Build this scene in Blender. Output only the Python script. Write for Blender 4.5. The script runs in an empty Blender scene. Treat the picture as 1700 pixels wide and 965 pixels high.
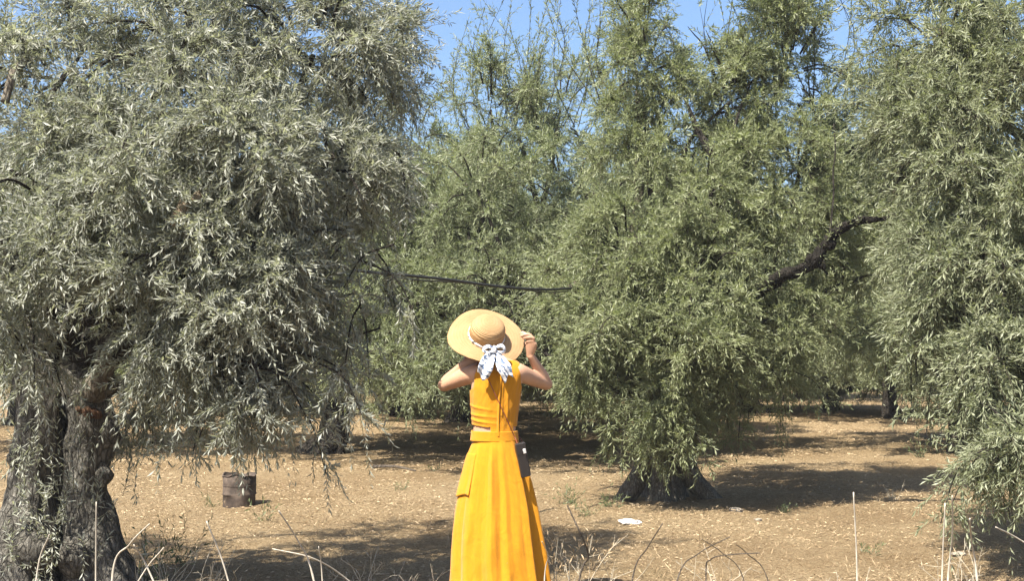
import bpy, bmesh, math, random
import numpy as np
from mathutils import Vector, Matrix

S = bpy.context.scene
COL = S.collection
R = math.radians

# ------------------------------------------------------------------ camera
CAM_H, PITCH, FPX = 1.5, R(2.42), 2079.0
cam = bpy.data.cameras.new('camera')
cam.sensor_width = 36.0
cam.lens = 36.0 * FPX / 1700.0
cam.clip_start, cam.clip_end = 0.05, 2000.0
camo = bpy.data.objects.new('camera', cam)
camo.location = (0, 0, CAM_H)
camo.rotation_euler = (R(90) + PITCH, 0, 0)
COL.objects.link(camo)
S.camera = camo

# ------------------------------------------------------------------ light
SUN_EL = R(57)
SUN_DIR = Vector((-0.64, -0.77, 0)).normalized() * math.cos(SUN_EL) + Vector((0, 0, math.sin(SUN_EL)))
sun = bpy.data.lights.new('sun', 'SUN')
sun.energy, sun.angle, sun.color = 4.6, R(0.53), (1.0, 0.94, 0.84)
suno = bpy.data.objects.new('sun', sun)
suno.rotation_euler = SUN_DIR.to_track_quat('Z', 'Y').to_euler()
COL.objects.link(suno)
W = bpy.data.worlds.new('World')
S.world = W
W.use_nodes = True
nt = W.node_tree
bg = nt.nodes['Background']
sky = nt.nodes.new('ShaderNodeTexSky')
sky.sky_type = 'NISHITA'
sky.sun_disc = False
sky.sun_elevation = SUN_EL
sky.sun_rotation = math.atan2(SUN_DIR.x, SUN_DIR.y)
sky.altitude, sky.air_density, sky.dust_density, sky.ozone_density = 0, 1.0, 3.0, 6.0
nt.links.new(sky.outputs[0], bg.inputs[0])
bg.inputs[1].default_value = 0.071
S.view_settings.view_transform = 'Standard'
S.view_settings.look = 'None'
S.view_settings.exposure = 1.85
S.view_settings.gamma = 1.0
S.view_settings.use_curve_mapping = False
S.cycles.max_bounces = 8
S.cycles.diffuse_bounces = 6
S.cycles.glossy_bounces = 2
S.cycles.transmission_bounces = 4
S.cycles.transparent_max_bounces = 4
S.cycles.use_denoising = True
S.cycles.denoiser = "OPENIMAGEDENOISE"
S.cycles.denoising_input_passes = "RGB_ALBEDO_NORMAL"
S.cycles.sample_clamp_indirect = 6.0

# ------------------------------------------------------------------ helpers
def P(px, py, d):
    """world point at distance d (along +Y) that the photo shows near pixel px,py (photo pixels)"""
    dx, dy = (px - 850.0) / FPX, (482.5 - py) / FPX
    c, s = math.cos(PITCH), math.sin(PITCH)
    v = np.array([dx, c - s * dy, s + c * dy])
    return np.array([0, 0, CAM_H]) + v * (d / v[1])

def G(px, py):
    """ground point seen at that pixel"""
    a = P(px, py, 1.0) - np.array([0, 0, CAM_H])
    return np.array([0, 0, CAM_H]) + a * (CAM_H / -a[2])

def tag(o, label=None, cat=None, group=None, kind=None):
    if label: o['label'] = label
    if cat: o['category'] = cat
    if group: o['group'] = group
    if kind: o['kind'] = kind
    return o

def empty(name, loc, label, cat, group=None, rz=0):
    o = bpy.data.objects.new(name, None)
    o.location = loc
    o.rotation_euler = (0, 0, rz)
    o.empty_display_size = 0.1
    COL.objects.link(o)
    return tag(o, label, cat, group)

def mesh_np(name, V, F, mat, parent=None, smooth=True, attr=None, vn=None):
    """V (n,3), F (m,k) constant face size or list of such arrays"""
    me = bpy.data.meshes.new(name)
    Fs = F if isinstance(F, list) else [F]
    Fs = [np.asarray(f, dtype=np.int32) for f in Fs if len(f)]
    V = np.asarray(V, dtype=np.float32)
    me.vertices.add(len(V))
    me.vertices.foreach_set('co', V.ravel())
    loops = np.concatenate([f.ravel() for f in Fs])
    sizes = np.concatenate([np.full(len(f), f.shape[1], dtype=np.int32) for f in Fs])
    starts = np.concatenate([[0], np.cumsum(sizes)[:-1]]).astype(np.int32)
    me.loops.add(len(loops))
    me.loops.foreach_set('vertex_index', loops)
    me.polygons.add(len(sizes))
    me.polygons.foreach_set('loop_start', starts)
    me.polygons.foreach_set('loop_total', sizes)
    me.polygons.foreach_set('use_smooth', np.full(len(sizes), bool(smooth)))
    if attr is not None:
        for k, a in attr.items():
            at = me.attributes.new(k, 'FLOAT', 'POINT')
            at.data.foreach_set('value', np.asarray(a, dtype=np.float32))
    me.update(calc_edges=True)
    me.validate()
    if mat: me.materials.append(mat)
    o = bpy.data.objects.new(name, me)
    COL.objects.link(o)
    if parent: o.parent = parent
    return o

class MB:
    """collects shapes into one mesh"""
    def __init__(s): s.V, s.T, s.Q, s.n = [], [], [], 0
    def add(s, V, Q=None, T=None):
        if Q is not None and len(Q): s.Q.append(np.asarray(Q) + s.n)
        if T is not None and len(T): s.T.append(np.asarray(T) + s.n)
        s.V.append(np.asarray(V, dtype=float)); s.n += len(V)
    def build(s, name, mat, parent=None, smooth=True, origin=None):
        V = np.concatenate(s.V)
        if origin is not None: V = V - np.asarray(origin)
        F = []
        if s.Q: F.append(np.concatenate(s.Q))
        if s.T: F.append(np.concatenate(s.T))
        return mesh_np(name, V, F, mat, parent, smooth)

def norm(v):
    return v / np.maximum(np.linalg.norm(v, axis=-1, keepdims=True), 1e-9)

def _h(ix, iy, iz, seed):
    n = (ix.astype(np.int64) * 374761393 + iy.astype(np.int64) * 668265263 + iz.astype(np.int64) * 2147483647 + seed * 144269) & 0xffffffff
    n = ((n ^ (n >> 13)) * 1274126177) & 0xffffffff
    n = ((n ^ (n >> 16)) * 2246822519) & 0xffffffff
    return ((n ^ (n >> 15)) & 0xffffff) / float(0xffffff)

def vnoise(p, seed=0):
    p = np.asarray(p, dtype=float)
    i = np.floor(p).astype(np.int64); f = p - i
    f = f * f * (3 - 2 * f)
    r = 0
    for a in (0, 1):
        for b in (0, 1):
            for c in (0, 1):
                w = (f[..., 0] if a else 1 - f[..., 0]) * (f[..., 1] if b else 1 - f[..., 1]) * (f[..., 2] if c else 1 - f[..., 2])
                r = r + w * _h(i[..., 0] + a, i[..., 1] + b, i[..., 2] + c, seed)
    return r * 2 - 1

def fbm(p, oct=4, seed=0):
    p = np.asarray(p, dtype=float)
    r, a = 0, 0.5
    for k in range(oct):
        r = r + a * vnoise(p * (2 ** k), seed + k * 17)
        a *= 0.5
    return r

def spline(pts, n):
    """Catmull-Rom through pts (m,k) -> (n,k)"""
    p = np.asarray(pts, dtype=float)
    if len(p) == 2:
        t = np.linspace(0, 1, n)[:, None]
        return p[0] * (1 - t) + p[1] * t
    q = np.concatenate([[2 * p[0] - p[1]], p, [2 * p[-1] - p[-2]]])
    u = np.linspace(0, len(p) - 1 - 1e-6, n)
    i = u.astype(int); t = (u - i)[:, None]
    a, b, c, d = q[i], q[i + 1], q[i + 2], q[i + 3]
    return 0.5 * (2 * b + (c - a) * t + (2 * a - 5 * b + 4 * c - d) * t ** 2 + (3 * b - a - 3 * c + d) * t ** 3)

def frames(C):
    T = norm(np.gradient(C, axis=0))
    U = np.zeros_like(T)
    r = np.array([0.0, 1, 0]) if abs(T[0][1]) < 0.9 else np.array([1.0, 0, 0])
    for k in range(len(C)):
        r = r - T[k] * np.dot(r, T[k]); r = r / np.linalg.norm(r)
        U[k] = r
    return T, U, np.cross(T, U)

def tube(pts, rad, seg=10, n=None, cap=True, flat=None, disp=None, up=None):
    """loft along a spline; rad list per control point; flat=(list) second radius; disp(theta,t)->factor"""
    n = n or max(6, len(pts) * 4)
    k = np.concatenate([np.asarray(pts, float), np.asarray(rad, float)[:, None]], 1)
    if flat is not None: k = np.concatenate([k, np.asarray(flat, float)[:, None]], 1)
    s = spline(k, n)
    C, r = s[:, :3], np.maximum(s[:, 3], 1e-4)
    r2 = np.maximum(s[:, 4], 1e-4) if flat is not None else r
    T, U, Vv = frames(C)
    if up is not None:
        u0 = np.asarray(up, float)
        U = norm(u0 - T * (T @ u0)[:, None]); Vv = np.cross(T, U)
    th = np.linspace(0, 2 * np.pi, seg, endpoint=False)
    co, si = np.cos(th), np.sin(th)
    f = np.ones((n, seg)) if disp is None else disp(th[None, :], np.linspace(0, 1, n)[:, None], C)
    X = C[:, None] + U[:, None] * (r[:, None] * co * f)[..., None] + Vv[:, None] * (r2[:, None] * si * f)[..., None]
    V = X.reshape(-1, 3)
    i = np.arange(n - 1)[:, None] * seg; j = np.arange(seg)[None, :]; j2 = (j + 1) % seg
    Q = np.stack([i + j, i + j2, i + seg + j2, i + seg + j], -1).reshape(-1, 4)
    Tt = []
    if cap:
        V = np.concatenate([V, C[:1], C[-1:]])
        a, b = n * seg, n * seg + 1
        jj = np.arange(seg); kk = (jj + 1) % seg
        Tt = np.concatenate([np.stack([np.full(seg, a), kk, jj], -1), np.stack([np.full(seg, b), (n - 1) * seg + jj, (n - 1) * seg + kk], -1)])
    return V, Q, Tt

# ------------------------------------------------------------------ materials
def mat_new(name):
    m = bpy.data.materials.new(name)
    m.use_nodes = True
    t = m.node_tree
    return m, t, t.nodes['Principled BSDF']

def nd(t, typ, **kw):
    n = t.nodes.new(typ)
    for k, v in kw.items():
        if k.startswith('i_'):
            key = k[2:]
            n.inputs[int(key) if key.isdigit() else key.replace('_', ' ')].default_value = v
        else: setattr(n, k, v)
    return n

def ramp(t, src, stops):
    r = t.nodes.new('ShaderNodeValToRGB')
    e = r.color_ramp.elements
    while len(e) < len(stops): e.new(0.5)
    for k, (p, c) in enumerate(stops):
        e[k].position = p; e[k].color = (*c, 1)
    t.links.new(src, r.inputs[0])
    return r.outputs[0]

def coords(t, kind='Object', scale=(1, 1, 1)):
    c = t.nodes.new('ShaderNodeTexCoord')
    m = t.nodes.new('ShaderNodeMapping')
    m.inputs['Scale'].default_value = scale
    t.links.new(c.outputs[kind], m.inputs[0])
    return m.outputs[0]

def noise(t, vec, scale, detail=4, rough=0.6, dist=0.0):
    n = nd(t, 'ShaderNodeTexNoise')
    n.inputs['Scale'].default_value = scale
    n.inputs['Detail'].default_value = detail
    n.inputs['Roughness'].default_value = rough
    n.inputs['Distortion'].default_value = dist
    t.links.new(vec, n.inputs['Vector'])
    return n.outputs[0]

def bump(t, b, h, strength=0.5, dist=0.01):
    n = nd(t, 'ShaderNodeBump')
    n.inputs['Strength'].default_value = strength
    n.inputs['Distance'].default_value = dist
    t.links.new(h, n.inputs['Height'])
    t.links.new(n.outputs[0], b.inputs['Normal'])
    return n

def mixc(t, fac, a, b, mode='MIX'):
    n = nd(t, 'ShaderNodeMix', data_type='RGBA', blend_type=mode)
    for s, v in ((n.inputs[0], fac), (n.inputs[6], a), (n.inputs[7], b)):
        if isinstance(v, bpy.types.NodeSocket): t.links.new(v, s)
        elif isinstance(v, tuple): s.default_value = (*v, 1)
        else: s.default_value = v
    return n.outputs[2]

def leaf_mat(name, stops, trans=0.22, rough=0.48):
    m, t, b = mat_new(name)
    a = nd(t, 'ShaderNodeAttribute', attribute_name='tone')
    c = ramp(t, a.outputs['Fac'], stops)
    t.links.new(c, b.inputs['Base Color'])
    b.inputs['Roughness'].default_value = rough
    b.inputs['Specular IOR Level'].default_value = 0.45
    tr = nd(t, 'ShaderNodeBsdfTranslucent')
    g = mixc(t, 1.0, c, (1.0, 1.05, 0.68), 'MULTIPLY')
    t.links.new(g, tr.inputs[0])
    mx = nd(t, 'ShaderNodeMixShader')
    mx.inputs[0].default_value = trans
    t.links.new(b.outputs[0], mx.inputs[1]); t.links.new(tr.outputs[0], mx.inputs[2])
    t.links.new(mx.outputs[0], t.nodes['Material Output'].inputs[0])
    return m

M = {}
# silver grey foliage of the two near trees, greener foliage of the others (pale = downy undersides)
M['leaf_silver'] = leaf_mat('leaf_silver', [(0, (.176, .186, .148)), (.4, (.272, .281, .230)), (.75, (.36, .366, .308)), (1, (.45, .452, .392))], .42)
M['leaf_green'] = leaf_mat('leaf_green', [(0, (.125, .150, .072)), (.45, (.220, .246, .128)), (.8, (.30, .322, .185)), (1, (.38, .398, .255))], .44)
M['leaf_far'] = leaf_mat('leaf_far', [(0, (.110, .136, .066)), (.45, (.205, .232, .124)), (.8, (.28, .305, .180)), (1, (.37, .39, .26))], .42)
M['leaf_mid'] = leaf_mat('leaf_mid', [(0, (.118, .138, .076)), (.45, (.215, .235, .140)), (.8, (.30, .318, .205)), (1, (.39, .40, .29))], .42)
M['leaf_dry'] = leaf_mat('leaf_dry', [(0, (.10, .062, .032)), (.4, (.29, .205, .112)), (1, (.49, .385, .24))], 0.05, 0.7)
M['leaf_weed'] = leaf_mat('leaf_weed', [(0, (.05, .075, .03)), (.6, (.12, .15, .06)), (1, (.26, .26, .13))])

def bark_mat(name, c0, c1, c2, scale=1.0):
    m, t, b = mat_new(name)
    v = coords(t, 'Object', (scale, scale, scale * 0.30))
    n1 = noise(t, v, 13, 7, 0.72, 1.6)
    vo = nd(t, 'ShaderNodeTexVoronoi', feature='DISTANCE_TO_EDGE', i_Scale=34.0)
    wv = nd(t, 'ShaderNodeVectorMath', operation='ADD')
    nn = nd(t, 'ShaderNodeTexNoise', i_Scale=16.0, i_Detail=3.0); t.links.new(v, nn.inputs['Vector'])
    sc = nd(t, 'ShaderNodeVectorMath', operation='SCALE'); sc.inputs['Scale'].default_value = .05
    t.links.new(nn.outputs['Color'], sc.inputs[0]); t.links.new(v, wv.inputs[0]); t.links.new(sc.outputs[0], wv.inputs[1]); t.links.new(wv.outputs[0], vo.inputs['Vector'])
    n2 = noise(t, v, 60, 5, 0.7, 0.6)
    n3 = noise(t, coords(t, 'Object'), 3.2, 4, 0.6)
    cr = ramp(t, vo.outputs['Distance'], [(0.0, (0, 0, 0)), (0.16, (1, 1, 1))])
    c = ramp(t, n1, [(0.34, c0), (0.52, c1), (0.68, c2)])
    l = ramp(t, n3, [(0.48, (0, 0, 0)), (0.66, (.7, .7, .7))])
    c = mixc(t, l, c, mixc(t, 0.55, c, c2))
    c = mixc(t, cr, mixc(t, .65, c, c0), c)
    t.links.new(c, b.inputs['Base Color'])
    b.inputs['Roughness'].default_value = 0.92
    b.inputs['Specular IOR Level'].default_value = 0.15
    h = nd(t, 'ShaderNodeMath', operation='MULTIPLY_ADD'); t.links.new(n1, h.inputs[0]); h.inputs[1].default_value = 1.6; t.links.new(n2, h.inputs[2])
    h2 = nd(t, 'ShaderNodeMath', operation='MULTIPLY_ADD'); t.links.new(cr, h2.inputs[0]); h2.inputs[1].default_value = .5; t.links.new(h.outputs[0], h2.inputs[2])
    bump(t, b, h2.outputs[0], 1.0, 0.035)
    return m
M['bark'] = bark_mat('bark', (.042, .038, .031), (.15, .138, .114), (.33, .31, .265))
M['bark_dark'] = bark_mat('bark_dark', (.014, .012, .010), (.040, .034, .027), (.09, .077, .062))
M['bark_wound'] = bark_mat('bark_wound', (.085, .042, .021), (.19, .10, .055), (.30, .21, .14), 2)
M['bark_pale'] = bark_mat('bark_pale', (.10, .08, .058), (.22, .19, .145), (.33, .30, .235))
M['wood_cut'] = bark_mat('wood_cut', (.30, .22, .14), (.44, .35, .24), (.56, .47, .34), 2)
M['twig'] = bark_mat('twig', (.10, .085, .055), (.19, .165, .115), (.30, .265, .19), 3)
M['stalk'] = bark_mat('stalk', (.42, .37, .29), (.58, .53, .43), (.70, .65, .55), 3)
m, t, b = mat_new('stalk')
t.links.new(ramp(t, noise(t, coords(t, 'Object', (6, 6, 1)), 14, 4, .6), [(.3, (.27, .235, .18)), (.7, (.45, .405, .325))]), b.inputs['Base Color']); b.inputs['Roughness'].default_value = .8
M['stalk'] = m
M['stalk_grey'] = bark_mat('stalk_grey', (.13, .105, .08), (.22, .18, .14), (.34, .29, .23), 3)

def ground_mat():
    m, t, b = mat_new('dry_soil')
    v = coords(t, 'Object')
    a = noise(t, v, 0.55, 4, 0.6, 0.3)
    s = noise(t, v, 5.5, 6, 0.7, 0.5)
    f = noise(t, v, 42, 5, 0.75, 1.2)
    f2 = noise(t, v, 120, 3, 0.7)
    base = ramp(t, s, [(0.28, (.275, .186, .100)), (0.5, (.40, .290, .162)), (0.72, (.485, .370, .222))])
    straw = ramp(t, f, [(0.36, (.12, .075, .038)), (0.46, (.35, .248, .138)), (0.56, (.50, .388, .238)), (0.70, (.61, .50, .33))])
    c = mixc(t, 0.72, base, straw)
    big = ramp(t, a, [(0.35, (.82, .78, .72)), (0.6, (1.04, 1.03, 1.0))])
    c = mixc(t, 1.0, c, big, 'MULTIPLY')
    g = noise(t, v, 0.35, 3, 0.5)
    gm = ramp(t, g, [(0.60, (0, 0, 0)), (0.72, (.35, .35, .35))])
    c = mixc(t, gm, c, (.23, .21, .095))
    t.links.new(c, b.inputs['Base Color'])
    b.inputs['Roughness'].default_value = 0.95
    b.inputs['Specular IOR Level'].default_value = 0.1
    h = nd(t, 'ShaderNodeMath', operation='MULTIPLY_ADD')
    t.links.new(f, h.inputs[0]); h.inputs[1].default_value = 1.8; t.links.new(f2, h.inputs[2])
    bump(t, b, h.outputs[0], 1.0, 0.045)
    return m
M['ground'] = ground_mat()

# ------------------------------------------------------------------ ground
rng = np.random.default_rng(7)
def ground_z(x, y):
    p = np.stack([x, y, np.zeros_like(x)], -1)
    near = np.clip(1.2 - np.abs(y - 13) / 40, 0.1, 1)
    return (0.05 * fbm(p * 0.35, 3, 3) + near * (0.035 * fbm(p * 2.2, 3, 9) + 0.028 * fbm(p * 7.0, 3, 21))) - 0.005

gx = np.concatenate([-np.geomspace(600, 9.2, 40), np.arange(-9, 9.01, 0.07), np.geomspace(9.2, 600, 40)])
gy = np.concatenate([[-60, -20, -6, -1, 2, 3.5], np.arange(4.5, 14, 0.07), np.arange(14, 30, 0.16), np.geomspace(30.5, 900, 50)])
GX, GY = np.meshgrid(gx, gy)
GZ = ground_z(GX, GY)
nx, ny = len(gx), len(gy)
i = np.arange(ny - 1)[:, None] * nx; j = np.arange(nx - 1)[None, :]
gq = np.stack([i + j, i + j + 1, i + nx + j + 1, i + nx + j], -1).reshape(-1, 4)
g = mesh_np('ground', np.stack([GX, GY, GZ], -1).reshape(-1, 3), gq, M['ground'])
tag(g, 'dry straw coloured grove floor of bare soil and fallen leaves', kind='structure')

# ------------------------------------------------------------------ foliage generator
def leaves_from(P0, Dv, Lg, droop, pairs, leaf_len, rg, tone0=None, ang=(35, 62), width=0.205, start=0.1):
    """P0,Dv (n,3) twig roots and directions, Lg (n) lengths, droop (n). -> leaf verts, tris, tone, and twig stem verts/quads"""
    n = len(P0)
    if n == 0: return np.zeros((0, 3)), np.zeros((0, 3), int), np.zeros(0), np.zeros((0, 3)), np.zeros((0, 4), int)
    down = np.array([0, 0, -1.0])
    t = np.linspace(start, 1.0, pairs)[None, :] + rg.uniform(-.02, .02, (n, pairs))
    pos = P0[:, None] + Dv[:, None] * (Lg[:, None] * t)[..., None] + down * (droop[:, None] * Lg[:, None] * t ** 2)[..., None]
    T = norm(Dv[:, None] + down * (2 * droop[:, None] * t)[..., None])
    ref = norm(rg.normal(size=(n, 1, 3)))
    U = norm(np.cross(T, np.broadcast_to(ref, T.shape))); Vv = np.cross(T, U)
    phi = np.arange(pairs)[None, :] * (np.pi / 2) + rg.uniform(-.5, .5, (n, pairs))
    side = U * np.cos(phi)[..., None] + Vv * np.sin(phi)[..., None]
    out = []
    LL, PP, TT, SS = [], [], [], []
    for sgn in (1, -1):
        al = np.radians(rg.uniform(ang[0], ang[1], (n, pairs))) * (1.1 - 0.55 * t)
        d = norm(T * np.cos(al)[..., None] + sgn * side * np.sin(al)[..., None] + rg.normal(size=(n, pairs, 3)) * .16 + down * 0.03)
        LL.append(d); PP.append(pos); TT.append(T)
    d = np.concatenate([x.reshape(-1, 3) for x in LL]); p = np.concatenate([x.reshape(-1, 3) for x in PP]); T2 = np.concatenate([x.reshape(-1, 3) for x in TT])
    m = len(d)
    nn = norm(T2 - d * np.sum(T2 * d, -1, keepdims=True) + rg.normal(size=(m, 3)) * .25)
    nn = norm(nn - d * np.sum(nn * d, -1, keepdims=True))
    w = np.cross(d, nn)
    ll = leaf_len * rg.uniform(.50, 1.22, m)
    hw = ll * width * .5 * rg.uniform(.75, 1.2, m)
    curl = rg.uniform(-.05, .16, m)
    a = p
    mid = p + d * (ll * .5)[:, None]
    tip = p + d * ll[:, None] - nn * (ll * curl)[:, None]
    fold = nn * (hw * .35)[:, None]
    r_ = mid + w * hw[:, None] + fold
    l_ = mid - w * hw[:, None] + fold
    Vx = np.stack([a, r_, tip, l_], 1).reshape(-1, 3)
    k = np.arange(m)[:, None] * 4
    F = np.concatenate([k + np.array([[0, 1, 2]]), k + np.array([[0, 2, 3]])])
    tw = rg.uniform(0, 1, n) if tone0 is None else tone0
    tn = np.clip(np.tile(np.repeat(tw, pairs), 2) * .45 + rg.beta(1.6, 2.0, m) * .62, 0, 1)
    tone = np.repeat(tn, 4)
    # stems: three-sided prisms, two pieces
    ts = np.array([0, 1.0])
    sp = P0[:, None] + Dv[:, None] * (Lg[:, None] * ts)[..., None] + down * (droop[:, None] * Lg[:, None] * ts ** 2)[..., None]
    u = norm(np.cross(Dv, np.array([0.31, .2, .93]))); v = np.cross(norm(Dv), u)
    rr = np.array([.0025, .0009]) * (leaf_len / .065)
    ring = []
    for q in range(3):
        an = q * 2 * np.pi / 3
        ring.append(sp + (u * math.cos(an) + v * math.sin(an))[:, None] * rr[None, :, None])
    SV = np.stack(ring, 2).reshape(-1, 3)           # n,2(t),3(ring)
    b0 = np.arange(n)[:, None] * 6
    pat = []
    for s in (0,):
        for q in range(3):
            pat.append([s + q, s + (q + 1) % 3, s + 3 + (q + 1) % 3, s + 3 + q])
    SQ = (b0[:, None] + np.array(pat)[None]).reshape(-1, 4)
    return Vx, F, tone, SV, SQ

class Crown:
    """gathers leaves, twig stems and branchlets of one tree"""
    def __init__(s, seed, leaf_len=.064, pairs=10):
        s.rg = np.random.default_rng(seed)
        s.L, s.F, s.T, s.nL = [], [], [], 0
        s.SV, s.SQ, s.nS = [], [], 0
        s.leaf_len, s.pairs = leaf_len, pairs
        s.br = MB()
        s.clear = []            # (a, b, radius) capsules kept free of leaves
        s.nleaf = 0
    def twigs(s, P0, D, L, droop, tone0=None, pairs=None, **kw):
        for a, b, r in s.clear:
            ab = b - a; mid = P0 + D * (L * .5)[:, None]
            tt = np.clip(((mid - a) @ ab) / (ab @ ab), 0, 1)
            keep = np.linalg.norm(mid - (a + tt[:, None] * ab), axis=1) > r
            P0, D, L, droop = P0[keep], D[keep], L[keep], droop[keep]
            if tone0 is not None: tone0 = tone0[keep]
        if not len(P0): return
        V, F, t, SV, SQ = leaves_from(P0, D, L, droop, pairs or s.pairs, s.leaf_len, s.rg, tone0, **kw)
        s.L.append(V); s.F.append(F + s.nL); s.T.append(t); s.nL += len(V)
        s.SV.append(SV); s.SQ.append(SQ + s.nS); s.nS += len(SV)
        s.nleaf += len(F) // 2
    def branch(s, path, ntw, tl=(.16, .34), spread=.9, droop=.5, tone=.5, out=None, r0=.011, bough=True, t0=.15, lift=-.15):
        """twigs along one branchlet (path: k,3)"""
        rg = s.rg
        C = spline(path, 24)
        T = norm(np.gradient(C, axis=0))
        idx = np.clip((rg.beta(1.5, 1.0, ntw) * (1 - t0) + t0) * 23, 0, 23).astype(int)
        P0 = C[idx] + rg.normal(size=(ntw, 3)) * .012
        D = norm(T[idx] * .6 + rg.normal(size=(ntw, 3)) * spread + np.array([0, 0, lift]))
        L = rg.uniform(tl[0], tl[1], ntw)
        s.twigs(P0, D, L, np.abs(rg.normal(droop, .25, ntw)), np.clip(rg.normal(tone, .18, ntw), 0, 1))
        if bough:
            s.br.add(*tube(path, np.linspace(r0, .003, len(path)), 5, 9, cap=False))
    def lobe(s, c, r, nb, droop=.55, ntw=26, tone=.5, up=0.0, bl=1.0, tl=(.16, .34), low=-.75):
        """a mass of foliage: nb branchlets that grow out of the middle of an ellipsoid to its surface and hang over"""
        rg = s.rg
        c = np.asarray(c, float); r = np.asarray(r, float)
        for k in range(nb):
            d = norm(rg.normal(size=3))
            while d[2] < low: d = norm(rg.normal(size=3))
            d2 = norm(d + np.array([0, 0, up]) + rg.normal(size=3) * .35)
            a = c + r * d * rg.uniform(.15, .55)
            e = c + r * d * (rg.uniform(.62, 1.12) + (.25 if rg.random() < .12 else 0))
            dirv = norm(e - a + d2 * .1)
            ln = np.linalg.norm(e - a) * bl
            dr = droop * rg.uniform(.5, 1.5) * ln
            m1 = a + dirv * ln * .4 + np.array([0, 0, .12 * ln * (1 if droop > 0 else 0)])
            m2 = a + dirv * ln * .8 + np.array([0, 0, -.18 * dr])
            m3 = a + dirv * ln * 1.0 + np.array([0, 0, -.75 * dr])
            tb = np.clip(tone + rg.normal(0, .16), 0, 1)
            s.branch(np.array([a, m1, m2, m3]), ntw, tl, spread=1.0, tone=tb, droop=.05 + max(droop, 0) * .38, lift=.46 - .8 * droop)
    def shoots(s, base, tip, n, jit=.25, sparse=9):
        """upright water shoots with close-set leaves"""
        rg = s.rg
        for k in range(n):
            a = base + rg.normal(size=3) * jit * np.array([1, 1, .6])
            b = tip + rg.normal(size=3) * jit * np.array([1.9, 1.7, 1.6])
            m = (a + b) / 2 + rg.normal(size=3) * .10 * np.linalg.norm(b - a)
            path = np.array([a, m, b])
            C = spline(path, 20); T = norm(np.gradient(C, axis=0))
            idx = rg.integers(3, 19, sparse)
            D = norm(T[idx] + rg.normal(size=(sparse, 3)) * .6)
            s.twigs(C[idx], D, rg.uniform(.10, .30, sparse), np.zeros(sparse) + .05, np.clip(rg.normal(.5, .2, sparse), 0, 1), pairs=6)
            s.twigs(C[2:19:2], T[2:19:2], np.full(9, np.linalg.norm(b - a) / 9.0), np.zeros(9), pairs=3, ang=(20, 55))
            s.br.add(*tube(path, [.006, .004, .0015], 5, 8, cap=False))
    def build(s, root, leafmat, o=(0, 0, 0)):
        o = np.asarray(o, float)
        cr = mesh_np('crown', np.concatenate(s.L) - o, np.concatenate(s.F), leafmat, root, smooth=False, attr={'tone': np.concatenate(s.T)})
        cr['kind'] = 'stuff'
        tw = mesh_np('twigs', np.concatenate(s.SV) - o, np.concatenate(s.SQ), M['twig'], root)
        tw['kind'] = 'stuff'
        if s.br.n:
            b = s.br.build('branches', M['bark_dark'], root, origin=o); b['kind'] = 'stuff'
        return cr

def gnarl(seed, amp=.16, flutes=5, fl=.12, twist=1.6, flare=0.0, fn=4, fq=1.0):
    def f(th, t, C):
        ph = th + twist * t
        p = np.stack([np.cos(ph) * 1.3 + 0 * t, np.sin(ph) * 1.3 + 0 * t, (C[:, 2:3] + C[:, 0:1] * .7 + 0 * th) * 2.4 * fq + seed], -1)
        nz = fbm(p, 4, seed)
        ridge = np.abs(np.sin(flutes * .5 * ph + 1.5 * vnoise(p * .8, seed + 3)))
        q = p * np.array([3.2, 3.2, 1.3])
        fine = .35 - np.abs(fbm(q, 3, seed + 9)) * 1.6
        return 1 + amp * nz * 2 + fl * (ridge - .6) * (1 + 1.2 * flare * (1 - t) ** 2) + .075 * fine
    return f

def limb_path(a, b, sag=.15, rg=None, n=4):
    a, b = np.asarray(a, float), np.asarray(b, float)
    L = np.linalg.norm(b - a)
    pts = [a]
    for k in range(1, n):
        t = k / n
        p = a * (1 - t) + b * t + rg.normal(size=3) * .07 * L + np.array([0, 0, sag * L * 4 * t * (1 - t)])
        pts.append(p)
    pts.append(b)
    return np.array(pts)

# ------------------------------------------------------------------ near left tree
def px(l):  # list of (px,py,d,r) -> points, radii
    return np.array([P(a, b, c) for a, b, c, r in l]), [r for a, b, c, r in l]

def trunk_stem(mb, l, seed, seg=76, n=110, amp=.15, fl=.12, flutes=5, flare=1.0, twist=1.2, fq=1.0):
    p, r = px(l)
    mb.add(*tube(p, r, seg, n, disp=gnarl(seed, amp, flutes, fl, twist, flare, fq=fq)))

t1 = empty('olive_tree', G(100, 985), 'big silver grey olive tree at the left edge with a split hollow trunk', 'tree', 'olive trees of the grove')
O1 = np.array(t1.location)
mb = MB()
trunk_stem(mb, [(178, 1010, 7.62, .24), (158, 930, 7.66, .170), (148, 860, 7.7, .128), (140, 800, 7.7, .108), (150, 730, 7.7, .130), (150, 680, 7.7, .120), (130, 630, 7.75, .12), (112, 585, 7.8, .09)], 3, flutes=4, amp=.22, fq=1.5)
trunk_stem(mb, [(22, 1010, 7.52, .32), (36, 930, 7.6, .220), (48, 860, 7.66, .175), (58, 790, 7.7, .145), (63, 720, 7.7, .130), (66, 650, 7.7, .140), (60, 585, 7.7, .125), (45, 520, 7.7, .095), (15, 430, 7.6, .07), (-30, 330, 7.4, .05)], 11, flutes=6, amp=.20, fq=1.4)
trunk_stem(mb, [(110, 1010, 8.05, .30), (104, 860, 8.05, .17), (104, 740, 8.04, .14), (100, 640, 7.95, .13), (120, 560, 8.0, .09), (180, 430, 8.2, .05)], 23, flutes=5)
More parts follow.
